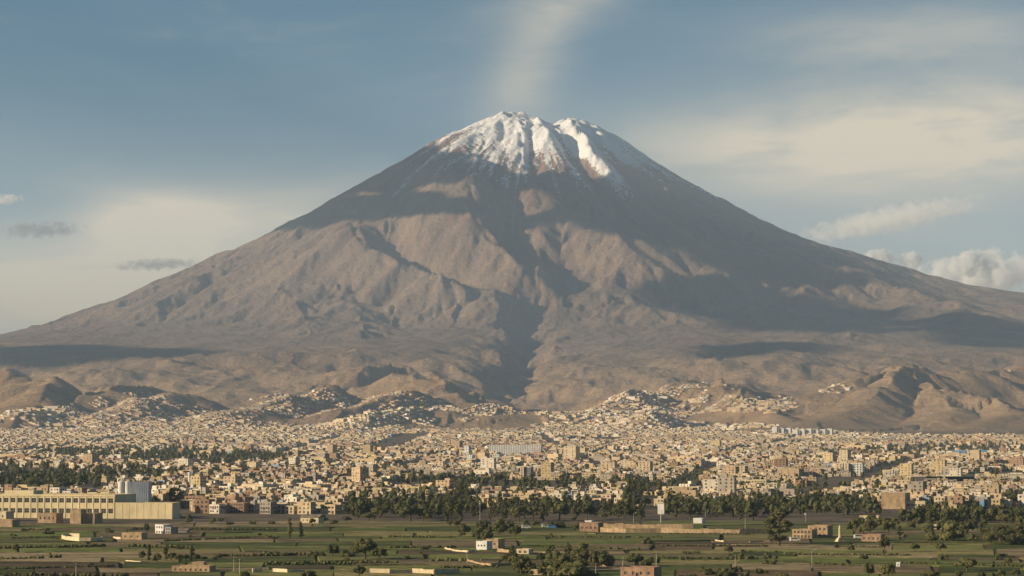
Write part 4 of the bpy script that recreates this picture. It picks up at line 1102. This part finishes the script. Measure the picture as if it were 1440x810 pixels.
def pole(px, base, top, label, kind='pole', r=0.14):
    x, y, z, m = site(px, base); h = (base - top) * m
    o = empty('street_lamp' if kind == 'lamp' else 'mast' if kind == 'mast' else 'power_pole', (x, y, z), 0.2, label=label, category='street lamp' if kind == 'lamp' else 'mast' if kind == 'mast' else 'pole', group='poles and masts')
    b = MB(); b.tube((0, 0, -0.5), (0, 0, h), r * 1.3, r * 0.8, 8); b.build('shaft', M_POLE, o)
    if kind == 'lamp':
        b = MB(); b.tube((0, 0, h - 0.1), (1.3, -0.2, h + 0.25), 0.06, 0.05, 6); am = b.build('arm', M_POLE, o)
        b = MB(); b.box(1.0, 1.9, -0.38, -0.02, h + 0.2, h + 0.42); b.build('lamp_head', M_WHITE, am)
    elif kind == 'pole':
        b = MB(); b.box(-1.0, 1.0, -0.25, -0.12, h - 0.75, h - 0.6); cr = b.build('crossarm', M_WOOD, o)
        for q in (-0.9, 0.0, 0.9): b = MB(); b.tube((q, -0.18, h - 0.6), (q, -0.18, h - 0.4), 0.06, 0.04, 6); b.build('insulator', M_GREY, cr)
    else:
        b = MB(); [b.box(-0.4, 0.4, -0.4, 0.4, h * q, h * q + 0.6) for q in (0.82, 0.93)]; b.build('antenna', M_WHITE, o)
for a in [(1142, 801, 774, 'street lamp on a pale pole alone in the grassy field', 'lamp'), (107, 812, 792, 'thin power pole in the left fields', 'pole'), (329, 806, 783, 'power pole, farther one of the pair by the low shrub', 'pole'),
          (337, 811, 786, 'power pole, nearer one of the pair by the low shrub', 'pole'), (657, 793, 776, 'short power pole at the bare plot corner', 'pole'), (675, 733, 704, 'tall pale mast before the tree belt', 'mast'),
          (923, 798, 776, 'power pole in the brown field', 'pole'), (1034, 800, 780, 'power pole beside the shrubs on the bank', 'pole'), (838, 812, 792, 'power pole before the cream ruin', 'pole'), (819, 812, 796, 'power pole inside the grove', 'pole'),
          (876, 806, 784, 'power pole at the corner of the brick house', 'pole'), (1133, 736, 722, 'pale mast behind the arcaded house', 'mast'), (891, 737, 722, 'lamp post beside the white billboard road', 'lamp'), (1017, 692, 656, 'tall thin mast rising among the houses', 'mast'),
          (1335, 684, 660, 'pale mast in front of the dark hall', 'mast'), (992, 736, 715, 'thin pole behind the long adobe wall', 'pole'), (1048, 748, 725, 'thin pole standing at the long adobe wall', 'pole'), (552, 728, 718, 'pale lamp post in the tree belt', 'lamp')]:
    pole(*a)
# vans parked along the road
def van(px, py, mat, label):
    x, y, z, m = site(px, py); o = empty('van', (x, y, z + 0.1), 0.05, label=label, category='van', group='vans on the road')
    b = MB(); prof = [(-2.4, 0.4), (2.4, 0.4), (2.4, 1.1), (1.8, 1.3), (1.3, 2.05), (-2.3, 2.1), (-2.4, 1.9)]
    b.face([(p, -0.9, q) for p, q in prof]); b.face([(p, 0.9, q) for p, q in reversed(prof)])
    for i in range(len(prof)):
        (p, q), (r, s) = prof[i], prof[(i + 1) % len(prof)]; b.face([(p, 0.9, q), (r, 0.9, s), (r, -0.9, s), (p, -0.9, q)])
    bd = b.build('body', mat, o)
    for sx in (-1.5, 1.5):
        for sy in (-0.92, 0.72):
            b = MB(); b.tube((sx, sy, 0.36), (sx, sy + 0.2, 0.36), 0.36, 0.36, 12); b.build('wheel', M_DARK, o)
    b = MB(); b.box(-1.9, 1.1, -0.93, -0.903, 1.35, 1.85); b.build('side_window', M_GLASS, bd)
van(768, 742.5, M_WHITE, 'white van parked by the road at the end of the tree belt'); van(776, 743.5, M_BLUE, 'blue van parked next to the white one'); van(740, 744, M_WHITE, 'white van standing on the verge before the retaining wall')
van(1118, 762, M_WHITE, 'white van in front of the arcaded house'); van(1208, 758, M_WHITE, 'white van beside the small pink-brown house')

# ------------------------------------------------------------------ the city
PALETTE = [('cream', (0.64, 0.51, 0.34), 27), ('white', (0.75, 0.67, 0.54), 12), ('sand-coloured', (0.57, 0.43, 0.27), 26), ('brick', (0.37, 0.245, 0.165), 10), ('grey', (0.41, 0.355, 0.285), 17),
           ('yellow', (0.58, 0.46, 0.26), 6), ('pale blue', (0.36, 0.42, 0.48), 1)]
PW = np.array([p[2] for p in PALETTE], float); PW /= PW.sum()
CITY = [(-60, 576), (60, 575), (140, 564), (160, 556), (230, 566), (300, 577), (335, 580), (350, 563), (400, 552), (450, 546), (480, 553), (520, 548), (560, 548), (590, 557), (625, 569), (650, 576), (690, 567), (740, 563),
        (840, 561), (868, 549), (890, 540), (950, 534), (1010, 538), (1050, 545), (1110, 556), (1125, 574), (1085, 583), (1000, 578), (955, 590), (990, 594), (1060, 595), (1110, 600), (1170, 606), (1240, 612), (1300, 613), (1500, 613),
        (1500, 712), (1330, 717), (1240, 716), (1180, 704), (1080, 709), (900, 713), (700, 713), (495, 712), (480, 723), (290, 723), (250, 713), (165, 703), (60, 700), (-60, 690)]
HAMLETS = [[(130, 562), (200, 548), (235, 558), (215, 572), (150, 578)], [(1385, 527), (1440, 518), (1500, 518), (1500, 538), (1400, 540)], [(1150, 550), (1180, 541), (1205, 545), (1170, 556)], [(1030, 540), (1060, 536), (1075, 545), (1040, 550)]]
WOODS = [[(-60, 692), (60, 694), (132, 688), (250, 676), (260, 666), (130, 662), (-60, 656)], [(48, 643), (60, 636), (150, 632), (300, 634), (410, 642), (405, 650), (300, 655), (200, 652), (100, 646)],
         [(1150, 640), (1300, 626), (1440, 628), (1500, 632), (1500, 640), (1340, 638), (1200, 646)], [(880, 712), (932, 712), (928, 676), (888, 678)], [(590, 694), (622, 692), (620, 678), (592, 680)], [(640, 711), (665, 711), (655, 690), (645, 690)],
         [(1385, 712), (1450, 712), (1450, 700), (1420, 700)]]
FACE_MAT = {}
def attr_material(name, rough=0.9):
    m, t, b = new_mat(name, rough, 0.2)
    a = t.add('ShaderNodeAttribute', attribute_name='tint'); geo = t.add('ShaderNodeNewGeometry')
    n = t.noise(geo.outputs['Position'], 0.3, 3.0, 0.6)
    f = t.step(n, 0.3, 0.7, 0.8, 1.1)
    cc = t.add('ShaderNodeCombineColor'); [t.l.new(f, cc.inputs[i]) for i in range(3)]
    t.l.new(t.mix(1.0, a.outputs['Color'], cc.outputs[0], 'MULTIPLY'), b.inputs['Base Color'])
    return m
M_TINT = attr_material('house_fronts')

AVENUES = [(at(600, 608)[:2], at(535, 634)[:2], 26), (at(575, 610)[:2], at(520, 630)[:2], 20), (at(300, 660)[:2], at(480, 612)[:2], 20), (at(1000, 640)[:2], at(1130, 612)[:2], 20), (at(880, 668)[:2], at(760, 610)[:2], 18), (at(1130, 700)[:2], at(1300, 640)[:2], 20),
           (at(420, 690)[:2], at(600, 650)[:2], 14), (at(640, 690)[:2], at(560, 655)[:2], 12), (at(930, 700)[:2], at(1010, 650)[:2], 14), (at(0, 640)[:2], at(200, 610)[:2], 20)]
def lots():
    """house plots: street grids of several districts, kept where the photograph shows houses"""
    r = np.random.default_rng(21)
    out = []
    for d0, d1, lot in [(1620, 2300, 11.0), (2300, 3400, 11.5), (3400, 5200, 13.5), (5200, 7200, 15.0), (7200, 11600, 16.0)]:
        half = 0.225 * d1
        n = int(2 * half * 1.5 / lot)
        i, j = np.meshgrid(np.arange(-n, n), np.arange(-n, n))
        i, j = i.ravel(), j.ravel()
        ok = ((i % 9) != 0) & ((j % 5) != 0)                     # streets
        i, j = i[ok], j[ok]
        a = math.radians(-31)
        gx, gy = i * lot, j * lot * 1.05
        x = gx * math.cos(a) - gy * math.sin(a); y = gx * math.sin(a) + gy * math.cos(a) + (d0 + d1) / 2
        m = (y > d0) & (y < d1) & (np.abs(x) < 0.225 * y + 30)
        x, y = x[m], y[m]
        wob = 26 * fbm(x / 330, y / 330, 2, 300); x = x + wob; y = y + 26 * fbm(x / 330, y / 330, 2, 301)
        ang = a + 0.35 * fbm(x / 600, y / 600, 2, 302)
        z = ground(x, y)
        px, py = project(x, y, z)
        keep_ = in_poly(px, py, CITY)
        for h in HAMLETS: keep_ |= in_poly(px, py, h) & (r.random(len(x)) < 0.6)
        for w in WOODS: keep_ &= ~(in_poly(px, py, w) & (r.random(len(x)) < 0.93))
        for bx, by, br in BUILT: keep_ &= (x - bx) ** 2 + (y - by) ** 2 > br * br
        keep_ &= fbm(x / 240, y / 240, 3, 303) > np.where(y < 3600, -0.13, -0.25)             # open ground and parks
        keep_ &= r.random(len(x)) < (0.92 if d0 < 5000 else 0.88)
        for (ax, ay), (bx, by), hw in AVENUES:
            L2 = (bx - ax) ** 2 + (by - ay) ** 2; tt = np.clip(((x - ax) * (bx - ax) + (y - ay) * (by - ay)) / L2, 0, 1)
            keep_ &= np.hypot(x - ax - tt * (bx - ax), y - ay - tt * (by - ay)) > hw
        edge = np.clip((y - 7600) / 2600, 0, 1); keep_ &= (fbm(x / 300, y / 300, 3, 305) * 0.5 + 0.62 > edge * 0.62)
        e = 6.0
        sl = np.hypot(ground(x + e, y) - ground(x - e, y), ground(x, y + e) - ground(x, y - e)) / (2 * e)
        keep_ &= sl < 0.75
        k = keep_
        out.append(np.stack([x[k], y[k], z[k], ang[k], np.full(k.sum(), lot)], 1))
    return np.concatenate(out)
LOTS = lots()
order = np.argsort(LOTS[:, 1]); LOTS = LOTS[order]
pxl, pyl = project(LOTS[:, 0], LOTS[:, 1], LOTS[:, 2])
inview = (pxl > -8) & (pxl < 1448)
first = np.nonzero(inview)[0][:300]
rest = np.setdiff1d(np.arange(len(LOTS)), first)

# 300 largest houses as things of their own
def house_proto(seed):
    r = random.Random(seed)
    w, d = r.uniform(7.5, 11), r.uniform(7, 10.5); st = r.choice([1, 2, 2, 2, 3, 3]); fh = 2.8; h = st * fh
    m = MB()
    def holes(n, L):
        q = []
        for k in range(st):
            for a, b in rows_of(n, L, 0.5, r.choice([1.1, 1.3, 1.6])):
                if r.random() < 0.9: q.append((a, b, k * fh + (0.9 if r.random() < 0.85 else 0.15), k * fh + 2.2))
        return q
    for o_, u, L in [((-w / 2, -d / 2), (1, 0), w), ((w / 2, -d / 2), (0, 1), d), ((w / 2, d / 2), (-1, 0), w), ((-w / 2, d / 2), (0, -1), d)]:
        hs = holes(r.choice([2, 3, 3, 4]), L)
        m.wall(o_, u, L, h, hs, 0, 0.2, -3.0)
        uu = Vector((u[0], u[1], 0)); nin = Vector((-uu.y, uu.x, 0)); oo = Vector((o_[0], o_[1], 0))
        for a, b, c, e in hs:
            P = lambda x, z: oo + uu * x + nin * 0.2 + Vector((0, 0, z))
            m.face([P(a, c), P(b, c), P(b, e), P(a, e)], 1)
    m.face([(-w / 2, -d / 2, h - 0.02), (w / 2, -d / 2, h - 0.02), (w / 2, d / 2, h - 0.02), (-w / 2, d / 2, h - 0.02)], 2)
    t = 0.22
    for a, b, c, e in [(-w / 2, w / 2, -d / 2, -d / 2 + t), (-w / 2, w / 2, d / 2 - t, d / 2), (-w / 2, -w / 2 + t, -d / 2 + t, d / 2 - t), (w / 2 - t, w / 2, -d / 2 + t, d / 2 - t)]:
        m.box(a, b, c, e, h, h + 0.6, 0)
    extra = 'plain flat roof'
    q = r.random()
    if q < 0.4:
        rx, ry = r.uniform(-w * 0.2, w * 0.2), r.uniform(-d * 0.2, d * 0.2); m.box(rx - 1.6, rx + 1.6, ry - 1.8, ry + 1.8, h, h + 2.4, 0, 2); extra = 'rooftop room'
    elif q < 0.7:
        rx, ry = r.uniform(-w * 0.3, w * 0.3), r.uniform(-d * 0.3, d * 0.3); m.box(rx - 0.7, rx + 0.7, ry - 0.7, ry + 0.7, h, h + 0.7, 2); m.tube((rx, ry, h + 0.7), (rx, ry, h + 2.1), 0.62, 0.55, 10, 1); extra = 'dark roof tank'
    me = m.mesh('house')
    for mm in (M_WALL, M_GLASS, M_ROOF): me.materials.append(mm)
    return me, st, extra
HP = [house_proto(900 + i) for i in range(26)]
def where(px, py):
    if px < 260: return 'behind the yellow factory'
    if px < 490: return 'past the white water tower'
    if px < 905: return 'behind the roadside tree belt'
    if px < 1090: return 'behind the long adobe wall'
    if px < 1250: return 'behind the arcaded house'
    return 'around the white-roofed halls'
rh = random.Random(77)
for k in first:
    x, y, z, a, lot = LOTS[k]
    me, st, extra = rh.choice(HP)
    c = rh.choices(PALETTE, PW)[0]
    o = link('house', me, (), label='%s %s-storey house, %s, %s' % (c[0], ('one', 'two', 'three')[st - 1], extra, where(pxl[k], pyl[k])), category='house', group='houses at the near rim of the city')
    o.location = (x, y, z); s = rh.uniform(0.86, 1.08)
    o.rotation_euler = (0, 0, a + rh.choice([0, 0, math.pi]) + rh.gauss(0, 0.05)); o.scale = (s * rh.uniform(0.9, 1.12), s * rh.uniform(0.9, 1.12), s)
    g = rh.uniform(0.85, 1.1); o.color = (c[1][0] * g, c[1][1] * g, c[1][2] * g, 1)

def boxes(cx, cy, z0, z1, w, d, ang):
    """vertices (n*8) and faces (n*5) of many upright boxes"""
    n = len(cx); ca, sa = np.cos(ang), np.sin(ang)
    ux = np.array([-1, 1, 1, -1]) * 0.5; uy = np.array([-1, -1, 1, 1]) * 0.5
    lx, ly = ux[None] * w[:, None], uy[None] * d[:, None]
    X = cx[:, None] + lx * ca[:, None] - ly * sa[:, None]; Y = cy[:, None] + lx * sa[:, None] + ly * ca[:, None]
    lo = np.stack([X, Y, np.repeat(z0[:, None], 4, 1)], 2); hi = np.stack([X, Y, np.repeat(z1[:, None], 4, 1)], 2)
    V = np.concatenate([lo, hi], 1)
    f = np.array([[0, 1, 5, 4], [1, 2, 6, 5], [2, 3, 7, 6], [3, 0, 4, 7], [4, 5, 6, 7]])
    Fc = (np.arange(n)[:, None, None] * 8 + f[None])
    return V.reshape(-1, 3), Fc.reshape(-1, 4)
def stuff_houses(sel, name, label, windows):
    r = np.random.default_rng(len(sel))
    x, y, z, ang, lot = LOTS[sel].T
    n = len(sel)
    w = lot * r.uniform(0.7, 1.12, n); d = lot * r.uniform(0.6, 1.0, n)
    st = r.choice([1, 1, 2, 2, 2, 3], n); big = (r.random(n) < 0.006) & (y < 5200); st = np.where(big, 4 + r.integers(0, 4, n), st); w = np.where(big, w * 1.35, w)
    st = np.where(y > 6500, np.minimum(st, r.choice([1, 1, 2, 2, 3], n)), st)
    h = st * 2.7 + r.uniform(-0.3, 0.6, n)
    hall = (r.random(n) < 0.022) & ~big; w = np.where(hall, w * r.uniform(2.0, 3.6, n), w); d = np.where(hall, d * 1.6, d); st = np.where(hall, np.maximum(st, 2), st)
    h = np.where(hall, st * 3.2, h)
    ang = ang + r.normal(0, 0.06, n)
    pal = np.array([p[1] for p in PALETTE]); ci = r.choice(len(PALETTE), n, p=PW)
    dist_ = fbm(x / 420, y / 420, 2, 310)                       # districts: paler and browner ones
    ci = np.where((dist_ > 0.15) & (r.random(n) < 0.5), r.choice([0, 1, 1, 5], n), ci); ci = np.where((dist_ < -0.18) & (r.random(n) < 0.5), r.choice([2, 3, 4], n), ci)
    col = pal[ci] * r.uniform(0.68, 1.12, (n, 1))
    V, Fc = boxes(x, y, z - 3.0, z + h, w, d, ang)
    tint = np.repeat(col, 5, 0).reshape(n, 5, 3)
    roofc = np.array((0.25, 0.205, 0.165)) * r.uniform(0.6, 1.35, (n, 1)); red = r.random(n) < 0.10; roofc[red] = np.array((0.27, 0.13, 0.08))
    tint[:, 4] = roofc
    VV, FF, TT = [V], [Fc], [tint.reshape(-1, 3)]; k = len(V)
    # stair heads, upper rooms and tanks on the roofs
    s = r.random(n) < 0.55
    ox, oy = (r.uniform(-0.3, 0.3, n) * w)[s], (r.uniform(-0.3, 0.3, n) * d)[s]
    bx = x[s] + ox * np.cos(ang[s]) - oy * np.sin(ang[s]); by = y[s] + ox * np.sin(ang[s]) + oy * np.cos(ang[s])
    v2, f2 = boxes(bx, by, (z + h)[s] - 0.2, (z + h)[s] + r.uniform(1.4, 2.7, s.sum()), (w * r.uniform(0.25, 0.5, n))[s], (d * r.uniform(0.25, 0.5, n))[s], ang[s])
    VV.append(v2); FF.append(f2 + k); k += len(v2); t2 = np.repeat(col[s] * r.uniform(0.7, 1.1, (s.sum(), 1)), 5, 0); TT.append(t2)
    if windows:                                               # dark openings on the two fronts towards the valley
        for face in (0, 1, 3):
            nx, ny = [(0, -1), (1, 0), (0, 1), (-1, 0)][face]
            span = w if face == 0 else d; off = (d if face == 0 else w) / 2 + 0.03
            for fl in range(7):
                for q in (-0.3, 0.02, 0.31):
                    s = (st > fl) & (r.random(n) < 0.85)
                    if face == 3: s &= r.random(n) < 0.7
                    if not s.any(): continue
                    m = s.sum(); c, sn = np.cos(ang[s]), np.sin(ang[s])
                    hw = r.uniform(0.45, 0.8, m); hh = r.uniform(0.5, 0.75, m); zc = z[s] + fl * 2.7 + 1.5
                    t = q * span[s] + r.uniform(-0.4, 0.4, m)
                    tx, ty = -ny, nx
                    P = []
                    for a_, b_ in ((-1, -1), (1, -1), (1, 1), (-1, 1)):
                        lx = nx * off[s] + tx * (t + a_ * hw); ly = ny * off[s] + ty * (t + a_ * hw)
                        P.append(np.stack([x[s] + lx * c - ly * sn, y[s] + lx * sn + ly * c, zc + b_ * hh], 1))
                    v3 = np.stack(P, 1).reshape(-1, 3)
                    VV.append(v3); FF.append(np.arange(4 * m).reshape(m, 4) + k); k += 4 * m
                    TT.append(np.repeat(np.array([[0.04, 0.038, 0.036]]), m, 0))
    V, Fc, T = np.concatenate(VV), np.concatenate(FF), np.concatenate(TT)
    me = mesh_from(name, V, Fc)
    a = me.attributes.new('tint', 'FLOAT_COLOR', 'FACE')
    a.data.foreach_set('color', np.concatenate([T, np.ones((len(T), 1))], 1).astype(np.float32).ravel())
    link(name, me, M_TINT, kind='stuff', label=label, category='houses')
near = rest[LOTS[rest, 1] < 3700]; far_ = rest[LOTS[rest, 1] >= 3700]
print('LOTS', len(LOTS), len(first), len(near), len(far_))
stuff_houses(near, 'city_houses', 'dense cream and brick flat-roofed houses of the city middle ground', True)
stuff_houses(far_, 'far_city_houses', 'far mass of tiny houses climbing to the foothills', False)

# far trees of the city and the woods inside it: too many to count
def far_trees():
    r = np.random.default_rng(4)
    pts = []
    def sample(poly, n, h):
        xs, ys = [p[0] for p in poly], [p[1] for p in poly]
        k = 0
        while k < n:
            px, py = r.uniform(min(xs), max(xs)), r.uniform(min(ys), max(ys))
            if not in_poly(px, py, poly): continue
            x, y, z = at(px, py, 1500)
            if n > 190 and fbm(np.array(x / 170), np.array(y / 170), 2, 330) < 0.05 and r.random() < 0.75: continue
            pts.append((x, y, z, r.uniform(*h))); k += 1
    for w, n, h in zip(WOODS, (150, 420, 150, 0, 0, 0, 0), ((9, 14), (8, 13), (8, 13), (13, 20), (11, 16), (12, 18), (9, 13))): sample(w, n, h)
    sample([(488, 730), (640, 730), (640, 704), (490, 706)], 110, (6, 12)); sample([(640, 728), (905, 728), (905, 712), (640, 712)], 50, (4, 10)); sample([(935, 728), (1240, 728), (1240, 708), (935, 711)], 150, (6, 11)); sample([(1262, 760), (1450, 760), (1450, 718), (1300, 720)], 130, (4, 9))
    sample([(240, 712), (490, 716), (490, 690), (240, 690)], 60, (5, 9)); sample([(490, 706), (900, 708), (900, 660), (490, 660)], 300, (6, 12))
    sample([(900, 708), (1440, 712), (1440, 650), (900, 650)], 380, (5, 11)); sample([(-10, 690), (480, 690), (480, 656), (-10, 656)], 220, (6, 11)); sample([(400, 660), (1440, 650), (1440, 622), (400, 622)], 300, (6, 11))
    iv, fi = ICO1
    V, Fc = [], []; k = 0
    for x, y, z, h in pts:
        m = 6
        wd = h * r.uniform(0.22, 0.36)
        for q in range(m):
            c = np.array((r.normal(0, wd * 0.5), r.normal(0, wd * 0.5), h * r.uniform(0.35, 0.85)))
            rad = h * r.uniform(0.10, 0.2)
            v = iv * (1 + r.normal(0, 0.2, (len(iv), 1)))
            if q > 2:                                          # small outer clumps are leaf triangles only
                n = 22; dd = r.normal(size=(n, 3)); dd /= np.linalg.norm(dd, axis=1, keepdims=True)
                p = c + dd * rad * r.uniform(0.6, 1.4, (n, 1)); s = 0.7
                t = np.stack([p + r.normal(0, s, (n, 3)), p + r.normal(0, s, (n, 3)), p + r.normal(0, s, (n, 3))], 1).reshape(-1, 3) + (x, y, z)
                V.append(t); Fc.append(np.arange(3 * n).reshape(n, 3) + k); k += 3 * n
            else:
                V.append(v * rad * (1, 1, 1.25) * 1.15 + c * (0.5, 0.5, 1) + (x, y, z)); Fc.append(fi + k); k += len(v)
    me = mesh_from('far_trees', np.concatenate(V), np.concatenate(Fc))
    link('far_trees', me, M_LEAF, kind='stuff', label='dark woods and scattered trees far among the city houses', category='trees')
far_trees()

# ------------------------------------------------------------------ clouds far behind the volcano
def far_cloud(px, py, wpx, hpx, dist, density, scale, thresh, label, seed, tilt=0.0, depth=0.5, flat=0.0, col=(1.0, 1.0, 1.0), name='cumulus_cloud'):
    a, b = cam_ray(px, py)
    w, h = wpx * dist / F / 2, hpx * dist / F / 2
    bm = bmesh.new(); bmesh.ops.create_icosphere(bm, subdivisions=3, radius=1.0)
    me = bpy.data.meshes.new('cloud_body'); bm.to_mesh(me); bm.free()
    m = bpy.data.materials.new('cloud_vapour'); m.use_nodes = True
    t = NT(m.node_tree); t.n.clear()
    out = t.add('ShaderNodeOutputMaterial'); p = t.add('ShaderNodeVolumePrincipled')
    tc = t.add('ShaderNodeTexCoord'); O = tc.outputs['Object']
    mp = t.add('ShaderNodeMapping'); mp.inputs['Scale'].default_value = (scale * w / h, scale * w / h * depth, scale); mp.inputs['Location'].default_value = (seed * 3.1, seed * 1.7, seed)
    t.l.new(O, mp.inputs[0])
    n = t.noise(mp.outputs[0], 1.0, 5.0, 0.62)
    ln = t.add('ShaderNodeVectorMath', operation='LENGTH'); t.l.new(O, ln.inputs[0])
    sp = t.add('ShaderNodeSeparateXYZ'); t.l.new(O, sp.inputs[0])
    r2 = t.math('POWER', ln.outputs['Value'], 2.0)
    f = t.math('SUBTRACT', t.math('ADD', n, t.math('MULTIPLY', t.math('SUBTRACT', 1.0, r2), 0.42)), thresh)
    d = t.math('MULTIPLY', t.math('MULTIPLY', f, 7.0, clamp=True), density)
    d = t.math('MULTIPLY', d, t.step(ln.outputs['Value'], 0.98, 0.8))
    if flat: d = t.math('MULTIPLY', d, t.step(sp.outputs[2], -flat - 0.45, -flat + 0.15))
    t.l.new(d, p.inputs['Density']); p.inputs['Color'].default_value = (*col, 1); p.inputs['Anisotropy'].default_value = 0.0
    t.l.new(p.outputs[0], out.inputs['Volume'])
    o = link(name, me, m, label=label, category='cloud')
    o.location = (a * dist, dist, CAM_Z + b * dist); o.scale = (w, w * depth, h); o.rotation_euler = (0, -math.radians(tilt), 0)
    return o
far_cloud(1390, 388, 260, 100, 52000, 0.010, 1.7, 0.74, 'big cream cumulus bank above the right shoulder of the volcano', 1, flat=0.25)
far_cloud(1370, 372, 90, 56, 50000, 0.016, 2.3, 0.66, 'rounded bright cumulus head rising from the big bank', 2)
far_cloud(1282, 366, 44, 36, 50000, 0.018, 2.0, 0.64, 'small puffy cumulus beside the big bank', 3)
far_cloud(1236, 362, 62, 30, 50000, 0.018, 2.2, 0.66, 'low puffy cumulus just above the right slope', 4)
far_cloud(1248, 309, 400, 60, 56000, 0.0026, 2.0, 0.79, 'long slanting grey-cream cloud streak above the cumulus bank', 5, tilt=11, name='streak_cloud')
far_cloud(55, 323, 200, 40, 60000, 0.0034, 1.7, 0.80, 'dark grey cloud streak beside the left slope, upper one', 6, tilt=2, col=(0.35, 0.36, 0.38), name='streak_cloud')
far_cloud(222, 372, 210, 28, 60000, 0.0034, 1.5, 0.80, 'thin dark grey cloud streak touching the left slope', 7, tilt=2.5, col=(0.35, 0.36, 0.38), name='streak_cloud')
far_cloud(8, 280, 80, 24, 56000, 0.005, 1.6, 0.76, 'small bright cream cloud above the dark streak', 8, name='streak_cloud')

# ------------------------------------------------------------------ haze: the dusty air over the valley
def build_haze():
    zmin, zmax = float(TZ.min()) - 1.5, float(TZ.max()) + 40
    x, y0, y1 = float(GW.max()) + 150, -250.0, 34300.0
    v = [(-x, y0, zmin), (x, y0, zmin), (x, y1, zmin), (-x, y1, zmin), (-x, y0, zmax), (x, y0, zmax), (x, y1, zmax), (-x, y1, zmax)]
    f = [(0, 3, 2, 1), (4, 5, 6, 7), (0, 1, 5, 4), (1, 2, 6, 5), (2, 3, 7, 6), (3, 0, 4, 7)]
    me = mesh_from('haze', np.array(v), np.array(f))
    m = bpy.data.materials.new('haze'); m.use_nodes = True
    t = NT(m.node_tree); t.n.clear()
    o = t.add('ShaderNodeOutputMaterial'); p = t.add('ShaderNodeVolumePrincipled')
    p.inputs['Color'].default_value = HAZE_COL
    p.inputs['Density'].default_value = HAZE
    p.inputs['Anisotropy'].default_value = 0.0
    t.l.new(p.outputs[0], o.inputs['Volume'])
    link('haze', me, m, kind='stuff', label='thin dusty haze in the air over the valley', category='haze')
HAZE = 2.7e-5
HAZE_COL = (0.56, 0.74, 1.0, 1)
build_haze()
tot = sum(len(me.loops) - 2 * len(me.polygons) for me in bpy.data.meshes)
print('TRIS', tot, 'trees', N_TREES)
